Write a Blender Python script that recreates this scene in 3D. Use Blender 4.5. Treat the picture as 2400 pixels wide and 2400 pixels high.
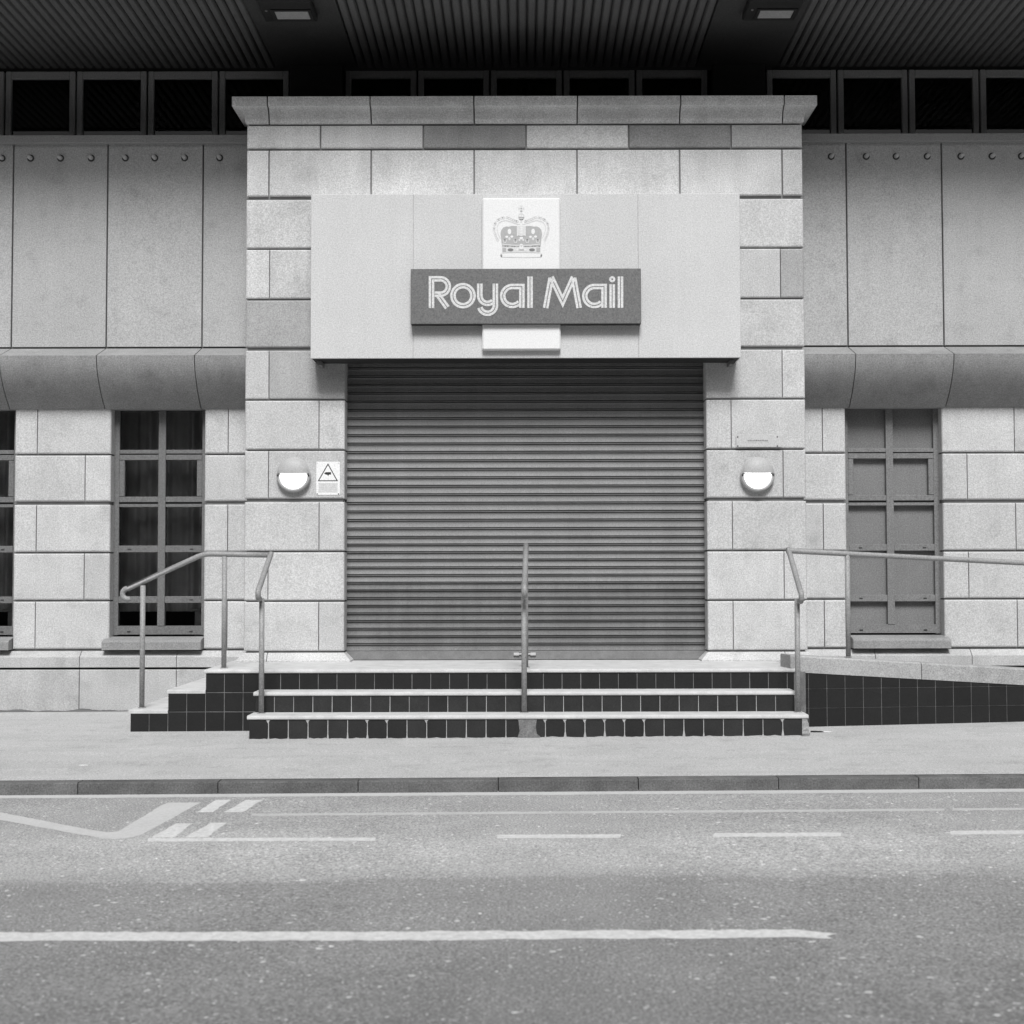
import bpy, bmesh, math, random
from mathutils import Matrix, Vector
random.seed(7)
S = bpy.context.scene
C = S.collection
for o in list(bpy.data.objects): bpy.data.objects.remove(o, do_unlink=True)
R = math.radians

# ------------------------------------------------------------------ camera, world, sun, exposure
F, EYE = 3430.0, 1.27
TILT, ROLL = math.atan(145/F), R(-0.12)
cam_d = bpy.data.cameras.new('camera'); cam = bpy.data.objects.new('camera', cam_d); C.objects.link(cam)
cam_d.sensor_width = 36; cam_d.lens = F/2400*36; cam_d.shift_x = -25/2400
cam_d.clip_start = 0.1; cam_d.clip_end = 600
CM = Matrix.Rotation(math.pi/2+TILT, 3, 'X') @ Matrix.Rotation(ROLL, 3, 'Z')
cam.matrix_world = Matrix.Translation((0, 0, EYE)) @ CM.to_4x4()
cam_d.dof.use_dof = True; cam_d.dof.focus_distance = 13.0; cam_d.dof.aperture_fstop = 3.4
S.camera = cam

SUN_EL, SUN_ROT = 50, 178
w = bpy.data.worlds.new('World'); S.world = w; w.use_nodes = True
nt = w.node_tree; nt.nodes.clear()
sky = nt.nodes.new('ShaderNodeTexSky'); sky.sky_type = 'NISHITA'; sky.sun_disc = False
sky.sun_elevation = R(SUN_EL); sky.sun_rotation = R(SUN_ROT); sky.air_density = 1.0; sky.dust_density = 3.0
bw = nt.nodes.new('ShaderNodeRGBToBW'); bg = nt.nodes.new('ShaderNodeBackground'); ow = nt.nodes.new('ShaderNodeOutputWorld')
nt.links.new(sky.outputs[0], bw.inputs[0]); nt.links.new(bw.outputs[0], bg.inputs[0]); nt.links.new(bg.outputs[0], ow.inputs[0])
bg.inputs[1].default_value = 0.05
sd = bpy.data.lights.new('sun', 'SUN'); sd.energy = 2.2; sd.angle = R(20); sd.color = (1, 1, 1)
sun = bpy.data.objects.new('sun', sd); C.objects.link(sun)
az = R(SUN_ROT)
sdir = Vector((math.sin(az)*math.cos(R(SUN_EL)), math.cos(az)*math.cos(R(SUN_EL)), math.sin(R(SUN_EL))))
sun.rotation_euler = sdir.to_track_quat('Z', 'Y').to_euler()
vs = S.view_settings; vs.view_transform = 'Standard'; vs.look = 'None'; vs.gamma = 1.0; vs.exposure = 0.78; vs.use_curve_mapping = False

# ------------------------------------------------------------------ geometry helpers
def ray(px, py):
    return CM @ Vector(((px-1225)/F, (1200-py)/F, -1))
def at(px, py, D):
    d = ray(px, py); k = D/d.y
    return Vector((d.x*k, D, EYE+d.z*k))
def X(px, D, py=1150): return at(px, py, D).x
def Z(py, D, px=1225): return at(px, py, D).z

class MB:
    def __init__(s): s.v = []; s.f = []; s.m = []; s.sm = []
    def face(s, pts, m=0, sm=False):
        n = len(s.v); s.v += [tuple(p) for p in pts]; s.f.append(tuple(range(n, n+len(pts)))); s.m.append(m); s.sm.append(sm)
    def add(s, vs, fs, m=0, sm=False):
        n = len(s.v); s.v += [tuple(p) for p in vs]
        for f in fs: s.f.append(tuple(i+n for i in f)); s.m.append(m); s.sm.append(sm)
    def box(s, x0, x1, y0, y1, z0, z1, m=0):
        vs = [(x0,y0,z0),(x1,y0,z0),(x1,y1,z0),(x0,y1,z0),(x0,y0,z1),(x1,y0,z1),(x1,y1,z1),(x0,y1,z1)]
        s.add(vs, [(0,3,2,1),(4,5,6,7),(0,1,5,4),(1,2,6,5),(2,3,7,6),(3,0,4,7)], m)
    def bbox(s, x0, x1, y0, y1, z0, z1, c=.004, m=0):       # box with every edge chamfered
        vs = []; idx = {}
        for ix, x in ((0, x0), (1, x1)):
            for iy, y in ((0, y0), (1, y1)):
                for iz, z in ((0, z0), (1, z1)):
                    sx, sy, sz = (1-2*ix)*c, (1-2*iy)*c, (1-2*iz)*c
                    idx[ix,iy,iz,'x'] = len(vs); vs.append((x, y+sy, z+sz))
                    idx[ix,iy,iz,'y'] = len(vs); vs.append((x+sx, y, z+sz))
                    idx[ix,iy,iz,'z'] = len(vs); vs.append((x+sx, y+sy, z))
        fs = []
        for a in (0, 1):
            fs.append([idx[a,0,0,'x'], idx[a,0,1,'x'], idx[a,1,1,'x'], idx[a,1,0,'x']][::(1 if a == 0 else -1)])
            fs.append([idx[0,a,0,'y'], idx[1,a,0,'y'], idx[1,a,1,'y'], idx[0,a,1,'y']][::(1 if a == 0 else -1)])
            fs.append([idx[0,0,a,'z'], idx[0,1,a,'z'], idx[1,1,a,'z'], idx[1,0,a,'z']][::(1 if a == 0 else -1)])
            for b in (0, 1):
                fs.append([idx[0,a,b,'y'], idx[1,a,b,'y'], idx[1,a,b,'z'], idx[0,a,b,'z']])
                fs.append([idx[a,0,b,'x'], idx[a,1,b,'x'], idx[a,1,b,'z'], idx[a,0,b,'z']])
                fs.append([idx[a,b,0,'x'], idx[a,b,1,'x'], idx[a,b,1,'y'], idx[a,b,0,'y']])
                for c2 in (0, 1): fs.append([idx[a,b,c2,'x'], idx[a,b,c2,'y'], idx[a,b,c2,'z']])
        s.add(vs, [tuple(f) for f in fs], m)
    def extr(s, prof, x0, x1, m=0, caps=True, sm=False):     # closed (y,z) profile swept along x
        n = len(prof)
        vs = [(x0, p[0], p[1]) for p in prof]+[(x1, p[0], p[1]) for p in prof]
        s.add(vs, [(i, (i+1) % n, n+(i+1) % n, n+i) for i in range(n)], m, sm)
        if caps: s.add(vs, [tuple(range(n-1, -1, -1)), tuple(range(n, 2*n))], m)
    def prism(s, poly, y0, y1, m=0):                         # (x,z) outline given thickness in y
        n = len(poly)
        vs = [(p[0], y0, p[1]) for p in poly]+[(p[0], y1, p[1]) for p in poly]
        s.add(vs, [tuple(range(n)), tuple(range(2*n-1, n-1, -1))]+[(i, n+i, n+(i+1) % n, (i+1) % n) for i in range(n)], m)
    def lathe(s, cx, cz, prof, n=24, m=0, a0=0, a1=2*math.pi):   # profile of (radius, y) about the y axis
        full = abs(a1-a0-2*math.pi) < 1e-6
        k = n if full else n+1
        vs = []
        for j in range(k):
            a = a0+(a1-a0)*j/n
            for r, y in prof: vs.append((cx+r*math.cos(a), y, cz+r*math.sin(a)))
        p = len(prof); fs = []
        for j in range(n):
            j2 = (j+1) % k
            for i in range(p-1): fs.append((j*p+i, j*p+i+1, j2*p+i+1, j2*p+i))
        s.add(vs, fs, m, True)
    def tube(s, pts, r, n=12, m=0):
        pts = [Vector(p) for p in pts]; rings = []; vs = []
        up = Vector((0, 0, 1)); prev = None
        for i, p in enumerate(pts):
            t = (pts[min(i+1, len(pts)-1)]-pts[max(i-1, 0)]).normalized()
            a = prev if prev is not None else (Vector((1, 0, 0)) if abs(t.x) < .9 else up)
            a = (a-t*a.dot(t)).normalized(); prev = a; b = t.cross(a)
            for j in range(n):
                q = 2*math.pi*j/n; vs.append(p+(a*math.cos(q)+b*math.sin(q))*r)
        fs = []
        for i in range(len(pts)-1):
            for j in range(n):
                fs.append((i*n+j, i*n+(j+1) % n, (i+1)*n+(j+1) % n, (i+1)*n+j))
        s.add(vs, fs, m, True)
        L = len(pts)-1
        s.add(vs, [tuple(range(n-1, -1, -1)), tuple(range(L*n, L*n+n))], m)
    def mesh(s, name, mats):
        me = bpy.data.meshes.new(name); me.from_pydata(s.v, [], s.f)
        for mt in (mats if isinstance(mats, (list, tuple)) else [mats]): me.materials.append(mt)
        me.polygons.foreach_set('material_index', s.m); me.polygons.foreach_set('use_smooth', s.sm)
        bm = bmesh.new(); bm.from_mesh(me); bmesh.ops.remove_doubles(bm, verts=bm.verts, dist=1e-5)
        bmesh.ops.recalc_face_normals(bm, faces=bm.faces); bm.to_mesh(me); bm.free(); me.update()
        return me
    def build(s, name, mats, parent=None, loc=(0, 0, 0)):
        return link(name, s.mesh(name, mats), parent, loc)
def link(name, me, parent=None, loc=(0, 0, 0), rz=0):
    o = bpy.data.objects.new(name, me); C.objects.link(o); o.location = loc; o.rotation_euler.z = rz
    if parent is not None: o.parent = parent
    return o
def thing(name, label, cat, group=None, loc=(0, 0, 0)):
    o = bpy.data.objects.new(name, None); C.objects.link(o); o.location = loc; o.empty_display_size = .2
    o['label'] = label; o['category'] = cat
    if group: o['group'] = group
    return o
def structure(o, label=None):
    o['kind'] = 'structure'
    if label: o['label'] = label
    return o

# ------------------------------------------------------------------ materials (the photograph is black and white: all greys)
def gmat(name, v, rough=.85, var=.10, scale=3.0, fine=.08, fscale=260, rnd=.0, bump=.15, bscale=180, spec=.3, streak=0, stain=None, metal=0):
    m = bpy.data.materials.new(name); m.use_nodes = True
    n = m.node_tree.nodes; L = m.node_tree.links; b = n['Principled BSDF']
    b.inputs['Roughness'].default_value = rough; b.inputs['Specular IOR Level'].default_value = spec; b.inputs['Metallic'].default_value = metal
    g = n.new('ShaderNodeNewGeometry')
    def noise(sc, det=4, vec=None, rg=.55):
        t = n.new('ShaderNodeTexNoise'); t.inputs['Scale'].default_value = sc; t.inputs['Detail'].default_value = det; t.inputs['Roughness'].default_value = rg
        L.new(vec if vec is not None else g.outputs['Position'], t.inputs['Vector']); return t.outputs['Fac']
    def math_(op, a, bb):
        t = n.new('ShaderNodeMath'); t.operation = op
        for i, q in enumerate((a, bb)):
            if isinstance(q, (int, float)): t.inputs[i].default_value = q
            else: L.new(q, t.inputs[i])
        return t.outputs[0]
    def mod(src, amt):                      # 1 + (noise-0.5)*2*amt
        return math_('MULTIPLY_ADD', src, 2*amt)
    def fac(src, amt):
        return math_('ADD', math_('MULTIPLY', math_('SUBTRACT', src, .5), 3.2*amt), 1.0)
    val = math_('MULTIPLY', fac(noise(scale, 5), var), fac(noise(fscale, 2), fine))
    val = math_('MULTIPLY', val, v)
    if rnd:
        oi = n.new('ShaderNodeObjectInfo')
        val = math_('MULTIPLY', val, math_('ADD', math_('MULTIPLY', math_('SUBTRACT', oi.outputs['Random'], .5), 2*rnd), 1.0))
    if streak:
        mp = n.new('ShaderNodeMapping'); mp.inputs['Scale'].default_value = (9, 9, .7); L.new(g.outputs['Position'], mp.inputs[0])
        val = math_('MULTIPLY', val, fac(noise(1.0, 5, mp.outputs[0], .65), streak))
    if stain: val = stain(n, L, g, noise, math_, fac, val)
    L.new(val, b.inputs['Base Color'])
    if bump:
        bp = n.new('ShaderNodeBump'); bp.inputs['Strength'].default_value = bump; bp.inputs['Distance'].default_value = .01
        L.new(noise(bscale, 4), bp.inputs['Height']); L.new(bp.outputs[0], b.inputs['Normal'])
    return m

def soft_stain(n, L, g, noise, math_, fac, val):
    cr = n.new('ShaderNodeValToRGB'); cr.color_ramp.elements[0].position = .54; cr.color_ramp.elements[1].position = .74
    L.new(noise(4.3, 7, None, .66), cr.inputs[0])
    return math_('MULTIPLY', val, math_('SUBTRACT', 1.0, math_('MULTIPLY', cr.outputs[0], .20)))
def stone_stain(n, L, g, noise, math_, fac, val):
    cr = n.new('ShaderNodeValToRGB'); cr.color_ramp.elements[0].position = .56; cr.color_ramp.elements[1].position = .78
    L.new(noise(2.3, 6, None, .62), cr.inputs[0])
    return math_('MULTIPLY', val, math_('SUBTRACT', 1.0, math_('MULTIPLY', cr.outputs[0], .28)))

M = {}
M['stone'] = gmat('sandstone', .51, .9, .10, 3.5, 0.36, 90, .06, .25, 150, .2, .07, soft_stain)
M['stone_top'] = gmat('weathered_sandstone', .54, .9, .15, 3.0, 0.40, 90, .07, .3, 150, .2, .10, stone_stain)
M['stone_base'] = gmat('plinth_sandstone', .42, .9, .16, 3.0, 0.32, 90, .03, .3, 150, .2, .10, stone_stain)
M['stone_dark'] = gmat('darker_sandstone', .26, .9, .16, 4.0, 0.40, 90, .05, .3, 150, .2, .10)
M['stone_mid'] = gmat('mid_sandstone', .37, .9, .10, 4.0, 0.36, 90, .04, .3, 150, .2, .06)
M['mortar'] = gmat('mortar', .26, .95, .1, 20, .1, 200)
M['panel'] = gmat('cladding_panel', .42, .8, .06, 2.2, .40, 90, .03, .12, 220, .25, .05, soft_stain)
M['coping'] = gmat('metal_coping', .30, .6, .06, 3, 0.27, 90, 0, .05)
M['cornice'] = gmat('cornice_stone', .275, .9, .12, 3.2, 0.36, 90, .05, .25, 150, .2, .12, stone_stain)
M['backing'] = gmat('backing_wall', .12, .95)
M['frame'] = gmat('painted_window_frame', .15, .5, .05, 5, 0.40, 90, .0, .05, 100, .4)
M['infill'] = gmat('painted_window_panel', .19, .6, .07, 3, 0.40, 90, .03, .05, 100, .3, .06)
M['clere_frame'] = gmat('dull_upper_window_frame', .42, .6, .05, 4, 0.32, 90)
M['dark'] = gmat('dark_interior', .012, .9, 0, 3, 0, 100, 0, 0)
M['curtain'] = gmat('dark_curtain', .55, .95, .2, 6, .1, 150, 0, 0)
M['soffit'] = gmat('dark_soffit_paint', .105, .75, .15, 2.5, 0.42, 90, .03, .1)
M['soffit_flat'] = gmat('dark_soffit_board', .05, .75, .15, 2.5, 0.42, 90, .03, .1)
M['pillar'] = gmat('dark_pillar_cladding', .03, .8)
M['shutter'] = gmat('galvanised_shutter', .165, .55, .12, 2.5, 0.32, 90, .05, .0, 100, .5, .10)
M['shutter_low'] = gmat('grimy_shutter', .125, .6, .22, 2.2, .3, 90, .10, .0, 100, .4, .22)
M['shutter_bar'] = gmat('dirty_shutter_rail', .19, .7, .2, 14, .15, 90, 0, .1)
M['latch'] = gmat('bare_metal_latch', .5, .4, .05)
M['bolt'] = gmat('steel_bolt', .5, .4, .05)
M['box'] = gmat('sign_box_paint', .56, .6, .06, 1.5, 0.27, 90, .0, .04, 160, .3, .03)
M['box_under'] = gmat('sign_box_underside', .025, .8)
M['crest'] = gmat('white_gloss_board', .78, .35, .015, 2, 0.13, 90, 0, 0, 100, .4)
M['red'] = gmat('mid_grey_sign_face', .15, .45, .04, 2, 0.42, 90, 0, 0, 100, .4)
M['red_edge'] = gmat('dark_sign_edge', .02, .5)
M['letter'] = gmat('pale_letter_paint', .64, .5, .03, 8, 0.32, 90, 0, 0)
M['ink1'] = gmat('crest_grey_light', .66, .5, .08, 60, .1, 200, 0, 0)
M['ink2'] = gmat('crest_grey_mid', .42, .5, .12, 60, .1, 200, 0, 0)
M['ink3'] = gmat('crest_grey_dark', .20, .5, .1, 60, .1, 200, 0, 0)
M['tile'] = gmat('dark_quarry_tile', .010, .7, .18, 9, 0.42, 90, .22, .06, 160, .35)
M['tile_front'] = gmat('scuffed_quarry_tile', .018, .6, .30, 9, 0.42, 90, .25, .06, 160, .35)
M['tile_worn'] = gmat('mortar_smeared_tile', .17, .8, .3, 16, 0.42, 90)
M['grout'] = gmat('pale_grout', .24, .9, .35, 10, .15, 150)
M['grout_faint'] = gmat('dirty_dark_grout', .15, .9, .5, 9, .3, 150)
M['smear'] = gmat('pale_mortar_smear', .38, .9, .2, 30, .1, 150)
M['tread'] = gmat('pale_concrete_tread', .54, .85, .16, 9, .12, 90, .03, .08, 120, .25, 0, soft_stain)
M['upstand'] = gmat('concrete_upstand', .37, .9, .10, 4, 0.40, 90, .04, .2, 120, .2)
M['upstand_rough'] = gmat('patched_concrete_upstand', .33, .9, .25, 7, 0.42, 90, .04, .4, 60, .2)
M['rail'] = gmat('galvanised_rail', .27, .55, .12, 14, 0.42, 90, 0, .05, 90, .5, 0, None, .0)
M['lamp_body'] = gmat('grey_lamp_casting', .40, .5, .03, 5, 0.21, 90)
M['screw'] = gmat('dark_screw_and_bolt_shadow', .05, .5)
M['plate'] = gmat('clear_name_plate', .52, .3, .03, 5, 0.21, 90)
M['sign_white'] = gmat('white_sign_plate', .80, .5, .02, 5, 0.21, 90, 0, 0)
M['sign_grey'] = gmat('grey_sign_print', .62, .5, .02, 5, 0.21, 90, 0, 0)
M['black'] = gmat('black_print', .035, .5, .1, 60, .1, 200, 0, 0)
M['lum_body'] = gmat('black_floodlight_body', .018, .6)
M['lum_glass'] = gmat('frosted_floodlight_glass', .34, .3, .12, 14, .25, 70)
M['pave'] = None
M['kerb'] = gmat('dark_granite_kerb', .12, .8, .42, 6, .5, 90, .14, .3, 100)

def emis(name, v, s):
    m = bpy.data.materials.new(name); m.use_nodes = True; b = m.node_tree.nodes['Principled BSDF']
    b.inputs['Base Color'].default_value = (v, v, v, 1); b.inputs['Emission Color'].default_value = (1, 1, 1, 1); b.inputs['Emission Strength'].default_value = s
    b.inputs['Roughness'].default_value = .4
    return m
M['glow'] = emis('lit_lamp_diffuser', .9, 1.6)
def glass(name, tint, ior=1.5):
    m = bpy.data.materials.new(name); m.use_nodes = True; n = m.node_tree.nodes; L = m.node_tree.links; n.clear()
    o = n.new('ShaderNodeOutputMaterial'); mx = n.new('ShaderNodeMixShader'); t = n.new('ShaderNodeBsdfTransparent'); g = n.new('ShaderNodeBsdfGlossy'); f = n.new('ShaderNodeFresnel')
    t.inputs[0].default_value = (tint, tint, tint, 1); g.inputs['Roughness'].default_value = .02; f.inputs[0].default_value = ior
    L.new(f.outputs[0], mx.inputs[0]); L.new(t.outputs[0], mx.inputs[1]); L.new(g.outputs[0], mx.inputs[2]); L.new(mx.outputs[0], o.inputs[0])
    return m
M['glass'] = glass('window_glass', .85); M['glass_up'] = glass('upper_window_glass', .3)

def road_mat():
    def st(n, L, g, noise, math_, fac, val):
        sx = n.new('ShaderNodeSeparateXYZ'); L.new(g.outputs['Position'], sx.inputs[0])
        mp = n.new('ShaderNodeMapping'); mp.inputs['Scale'].default_value = (.6, 1.6, 1); L.new(g.outputs['Position'], mp.inputs[0])
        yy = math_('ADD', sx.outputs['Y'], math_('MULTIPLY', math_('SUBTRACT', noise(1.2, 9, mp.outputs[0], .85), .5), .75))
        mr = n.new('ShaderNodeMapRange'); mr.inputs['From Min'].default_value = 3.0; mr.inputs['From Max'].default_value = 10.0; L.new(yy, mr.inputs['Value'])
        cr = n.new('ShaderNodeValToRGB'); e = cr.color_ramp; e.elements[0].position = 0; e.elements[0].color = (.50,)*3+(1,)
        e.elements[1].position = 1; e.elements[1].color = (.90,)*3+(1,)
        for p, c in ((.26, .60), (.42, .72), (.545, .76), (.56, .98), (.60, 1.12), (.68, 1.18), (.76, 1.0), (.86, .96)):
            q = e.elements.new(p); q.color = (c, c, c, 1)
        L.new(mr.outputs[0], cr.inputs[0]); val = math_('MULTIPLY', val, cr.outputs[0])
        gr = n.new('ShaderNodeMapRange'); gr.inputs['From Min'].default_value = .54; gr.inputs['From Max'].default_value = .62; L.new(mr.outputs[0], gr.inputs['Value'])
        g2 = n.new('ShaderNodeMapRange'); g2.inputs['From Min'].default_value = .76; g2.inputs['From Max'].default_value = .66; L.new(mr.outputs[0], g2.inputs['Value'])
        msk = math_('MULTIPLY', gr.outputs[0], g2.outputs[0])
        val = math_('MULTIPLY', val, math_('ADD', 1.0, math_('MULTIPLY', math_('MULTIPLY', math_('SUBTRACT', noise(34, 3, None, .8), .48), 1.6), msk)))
        # pale chippings and gum marks pressed into the surface
        for sc, th, amt, frac in ((38, .17, 1.1, .80), (16, .13, .9, .86), (75, .26, .55, .55)):
            nm = n.new('ShaderNodeTexNoise'); nm.inputs['Scale'].default_value = sc*.9; L.new(g.outputs['Position'], nm.inputs['Vector'])
            mv = n.new('ShaderNodeVectorMath'); mv.operation = 'MULTIPLY_ADD'; mv.inputs[1].default_value = (.035,)*3
            L.new(nm.outputs['Color'], mv.inputs[0]); L.new(g.outputs['Position'], mv.inputs[2])
            v = n.new('ShaderNodeTexVoronoi'); v.inputs['Scale'].default_value = sc; L.new(mv.outputs[0], v.inputs['Vector'])
            sep = n.new('ShaderNodeSeparateColor'); L.new(v.outputs['Color'], sep.inputs[0])
            on = math_('GREATER_THAN', sep.outputs[0], frac)
            big = math_('MULTIPLY', sep.outputs[1], th*1.6)
            sp = n.new('ShaderNodeMapRange'); sp.inputs['From Min'].default_value = .07; sp.inputs['From Max'].default_value = -.03
            L.new(math_('SUBTRACT', v.outputs['Distance'], big), sp.inputs['Value'])
            val = math_('ADD', val, math_('MULTIPLY', math_('MULTIPLY', sp.outputs[0], on), amt*.38))
        return val
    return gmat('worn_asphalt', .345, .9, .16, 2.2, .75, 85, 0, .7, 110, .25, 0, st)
def pave_mat():
    def st(n, L, g, noise, math_, fac, val):
        mp = n.new('ShaderNodeMapping'); mp.inputs['Scale'].default_value = (.7, 4.5, 1); L.new(g.outputs['Position'], mp.inputs[0])
        return soft_stain(n, L, g, noise, math_, fac, math_('MULTIPLY', val, fac(noise(1.3, 6, mp.outputs[0], .65), .09)))
    return gmat('pale_pavement', .43, .9, .10, 1.6, .50, 100, 0, .4, 110, .25, 0, st)
def paint_mat(name, v, wear):
    def st(n, L, g, noise, math_, fac, val):
        cr = n.new('ShaderNodeValToRGB'); cr.color_ramp.elements[0].position = .5-.2; cr.color_ramp.elements[1].position = .72
        L.new(noise(38, 5, None, .7), cr.inputs[0])
        return math_('SUBTRACT', val, math_('MULTIPLY', cr.outputs[0], wear))
    return gmat(name, v, .8, .05, 4, .1, 90, 0, .4, 110, .25, 0, st)
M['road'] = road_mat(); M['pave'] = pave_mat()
M['paint'] = paint_mat('white_road_paint', .70, .24); M['paint_old'] = paint_mat('faded_road_paint', .56, .10); M['paint_thin'] = paint_mat('thin_road_paint', .56, .18)

# ------------------------------------------------------------------ depths of the planes of the place (metres in front of the viewer)
DP, DW, DS, DC = 13.08, 13.52, 13.27, 14.10      # entrance surround, wing walls, shutter, upper windows
D1, D2, D3 = 11.50, 11.77, 12.03                 # three risers
ZL, Z2, Z1 = .492, .328, .166                    # landing and treads
def gz(x, y):                                    # pavement level
    return -.064+(y-9.55)*.0265+.0045*x
def rz_(x, y=0): return -.142+.0045*x            # road level

# ------------------------------------------------------------------ road, pavement, kerb
XL_, XR_ = -22, 22
b = MB()
nx, ny = 22, 8
ys = [-14, 0, 4, 6, 7.5, 8.5, 9.2, 9.62]
for i in range(nx):
    xa = XL_+(XR_-XL_)*i/nx; xb = XL_+(XR_-XL_)*(i+1)/nx
    for ya, yb in zip(ys[:-1], ys[1:]):
        b.face([(xa, ya, rz_(xa)), (xb, ya, rz_(xb)), (xb, yb, rz_(xb)), (xa, yb, rz_(xa))])
road = structure(b.build('road', M['road']), 'worn grey asphalt street with pale chippings and white line markings')
b = MB()
for i in range(nx):
    xa = XL_+(XR_-XL_)*i/nx; xb = XL_+(XR_-XL_)*(i+1)/nx
    b.face([(xa, 9.66, gz(xa, 9.66)), (xb, 9.66, gz(xb, 9.66)), (xb, 13.8, gz(xb, 13.8)), (xa, 13.8, gz(xa, 13.8))])
pavement = structure(b.build('pavement', M['pave']), 'smooth pale pavement running in front of the steps')
b = MB()
b.face([(-300, -300, -.4), (300, -300, -.4), (300, 300, -.4), (-300, 300, -.4)])
structure(b.build('ground', gmat('plain_ground', .2, .9)), 'plain ground under the street')

# the terrace across the street, behind the viewer: it screens the low sky
ob = thing('terrace_building', 'plain dark brick terrace across the street', 'building', None, (0, -8, 0))
b = MB(); b.box(-34, 34, -10, -.15, -.4, 10.5); b.build('wall', gmat('dark_brick_wall', .16, .9, .15, 2), ob)
b = MB(); b.bbox(-34.1, 34.1, -.2, .12, 10.5, 10.9, .02); b.build('parapet', M['kerb'], ob)
wm = MB(); wm.bbox(0, 1.2, -.04, .0, 0, 1.7, .01); wme = wm.mesh('window', M['dark'])
for r_ in range(3):
    for k_ in range(18): link('window', wme, ob, (-31+k_*3.5, -.13, 1.0+r_*3.1))

kerb = structure(thing('kerb', 'row of dark stained kerb stones along the pavement edge', 'kerb')); del kerb['category']
kx = [X(511+328.4*k, 9.55, 1840) for k in range(-6, 13)]
for i in range(len(kx)-1):
    xa, xb = kx[i]+.003, kx[i+1]-.003; rr = random.uniform(-.002, .002)
    b = MB(); top0, top1 = gz(xa, 9.55)+.001+rr, gz(xb, 9.55)+.001+rr
    pr = [(0, -.30), (0, -.008), (.002, -.002), (.008, 0), (.125, .001), (.125, -.30)]
    n = len(pr); vsx = [(xa, 9.545+p[0], top0+p[1]) for p in pr]+[(xb, 9.545+p[0], top1+p[1]) for p in pr]
    b.add(vsx, [(k, (k+1) % n, n+(k+1) % n, n+k) for k in range(n)]+[tuple(range(n-1, -1, -1)), tuple(range(n, 2*n))])
    b.build('kerb_stone', M['kerb'], kerb)

# painted markings lie 4 mm above the asphalt
def road_pt(px, py, dz=.001):
    d = ray(px, py); x = y = 0
    z = -.142
    for _ in range(3):
        k = (z-EYE)/d.z; x, y = d.x*k, d.y*k; z = rz_(x)
    return Vector((x, y, rz_(x)+dz))
def dens(poly, seg):
    out = []
    for i in range(len(poly)):
        a, c = Vector(poly[i]), Vector(poly[(i+1) % len(poly)]); n = max(1, int((c-a).length/seg))
        for k in range(n): out.append(a.lerp(c, k/n))
    return out
def marking(name, polypx, mat, dz=.001, rough=.006, label=None):
    pts = [road_pt(*p, dz) for p in polypx]
    pts = dens(pts, .05)
    pts = [Vector((p.x+random.uniform(-rough, rough), p.y+random.uniform(-rough, rough), p.z)) for p in pts]
    me = bpy.data.meshes.new(name); bm = bmesh.new()
    f = bm.faces.new([bm.verts.new(p) for p in pts])
    if f.normal.z < 0: f.normal_flip()
    bmesh.ops.triangulate(bm, faces=bm.faces[:]); bm.normal_update()
    for f in bm.faces:
        if f.normal.z < 0: f.normal_flip()
    bm.to_mesh(me); bm.free(); me.materials.append(mat)
    o = link(name, me, road)
    if label: o['label'] = label
    return o
def zz(pts, s=2.76, ox=0, oy=1820): return [(ox+a/s, oy+c/s) for a, c in pts]
def strip(x0, x1, y0a, y1a, h): return [(x0, y0a-h/2), (x1, y1a-h/2), (x1, y1a+h/2), (x0, y0a+h/2)]
marking('painted_band', zz([(-160,205),(0,232),(600,349),(700,362),(760,357),(830,318),(1040,190),(1090,170),(1300,168),(1090,285),(900,384),(830,400),(740,408),(660,402),(0,282),(-160,250)]), M['paint_old'], .001, .004, 'faded broad angled line')
marking('painted_bar', zz([(1270,232),(1400,152),(1495,152),(1375,232)]), M['paint'])
marking('painted_bar', zz([(1450,232),(1590,152),(1700,152),(1570,232)]), M['paint'])
marking('painted_bar', zz([(975,396),(1140,305),(1245,305),(1125,396)]), M['paint'])
marking('painted_bar', zz([(1195,396),(1370,300),(1470,298),(1335,396)]), M['paint'])
marking('bay_line', strip(346, 879, 1969, 1967, 8), M['paint'], .001)
marking('bay_line', strip(1163, 1455, 1961, 1960, 9), M['paint'])
marking('bay_line', strip(1672, 1970, 1957.5, 1956, 9), M['paint'])
marking('bay_line', strip(2228, 2520, 1952, 1950, 9), M['paint'])
marking('thin_line', strip(590, 2215, 1910, 1898, 5.5), M['paint_thin'], .001, .006)
marking('thin_line', strip(2232, 2460, 1897.5, 1895.5, 5), M['paint_thin'], .001, .006)
marking('gutter_line', strip(-120, 2520, 1867, 1850, 11), M['paint_old'], .001, .008)
marking('lane_line', [(-300, 2187), (900, 2183.5), (1880, 2179), (1925, 2184), (1962, 2187.5), (1940, 2193), (1948, 2199), (1880, 2198), (900, 2204), (-300, 2207)], M['paint'], .001, .011, 'long solid white lane line')

# ------------------------------------------------------------------ building
bld = thing('post_office_building', 'pale stone building with a tall entrance surround, curved cornice and dark deep eaves', 'building')

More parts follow.
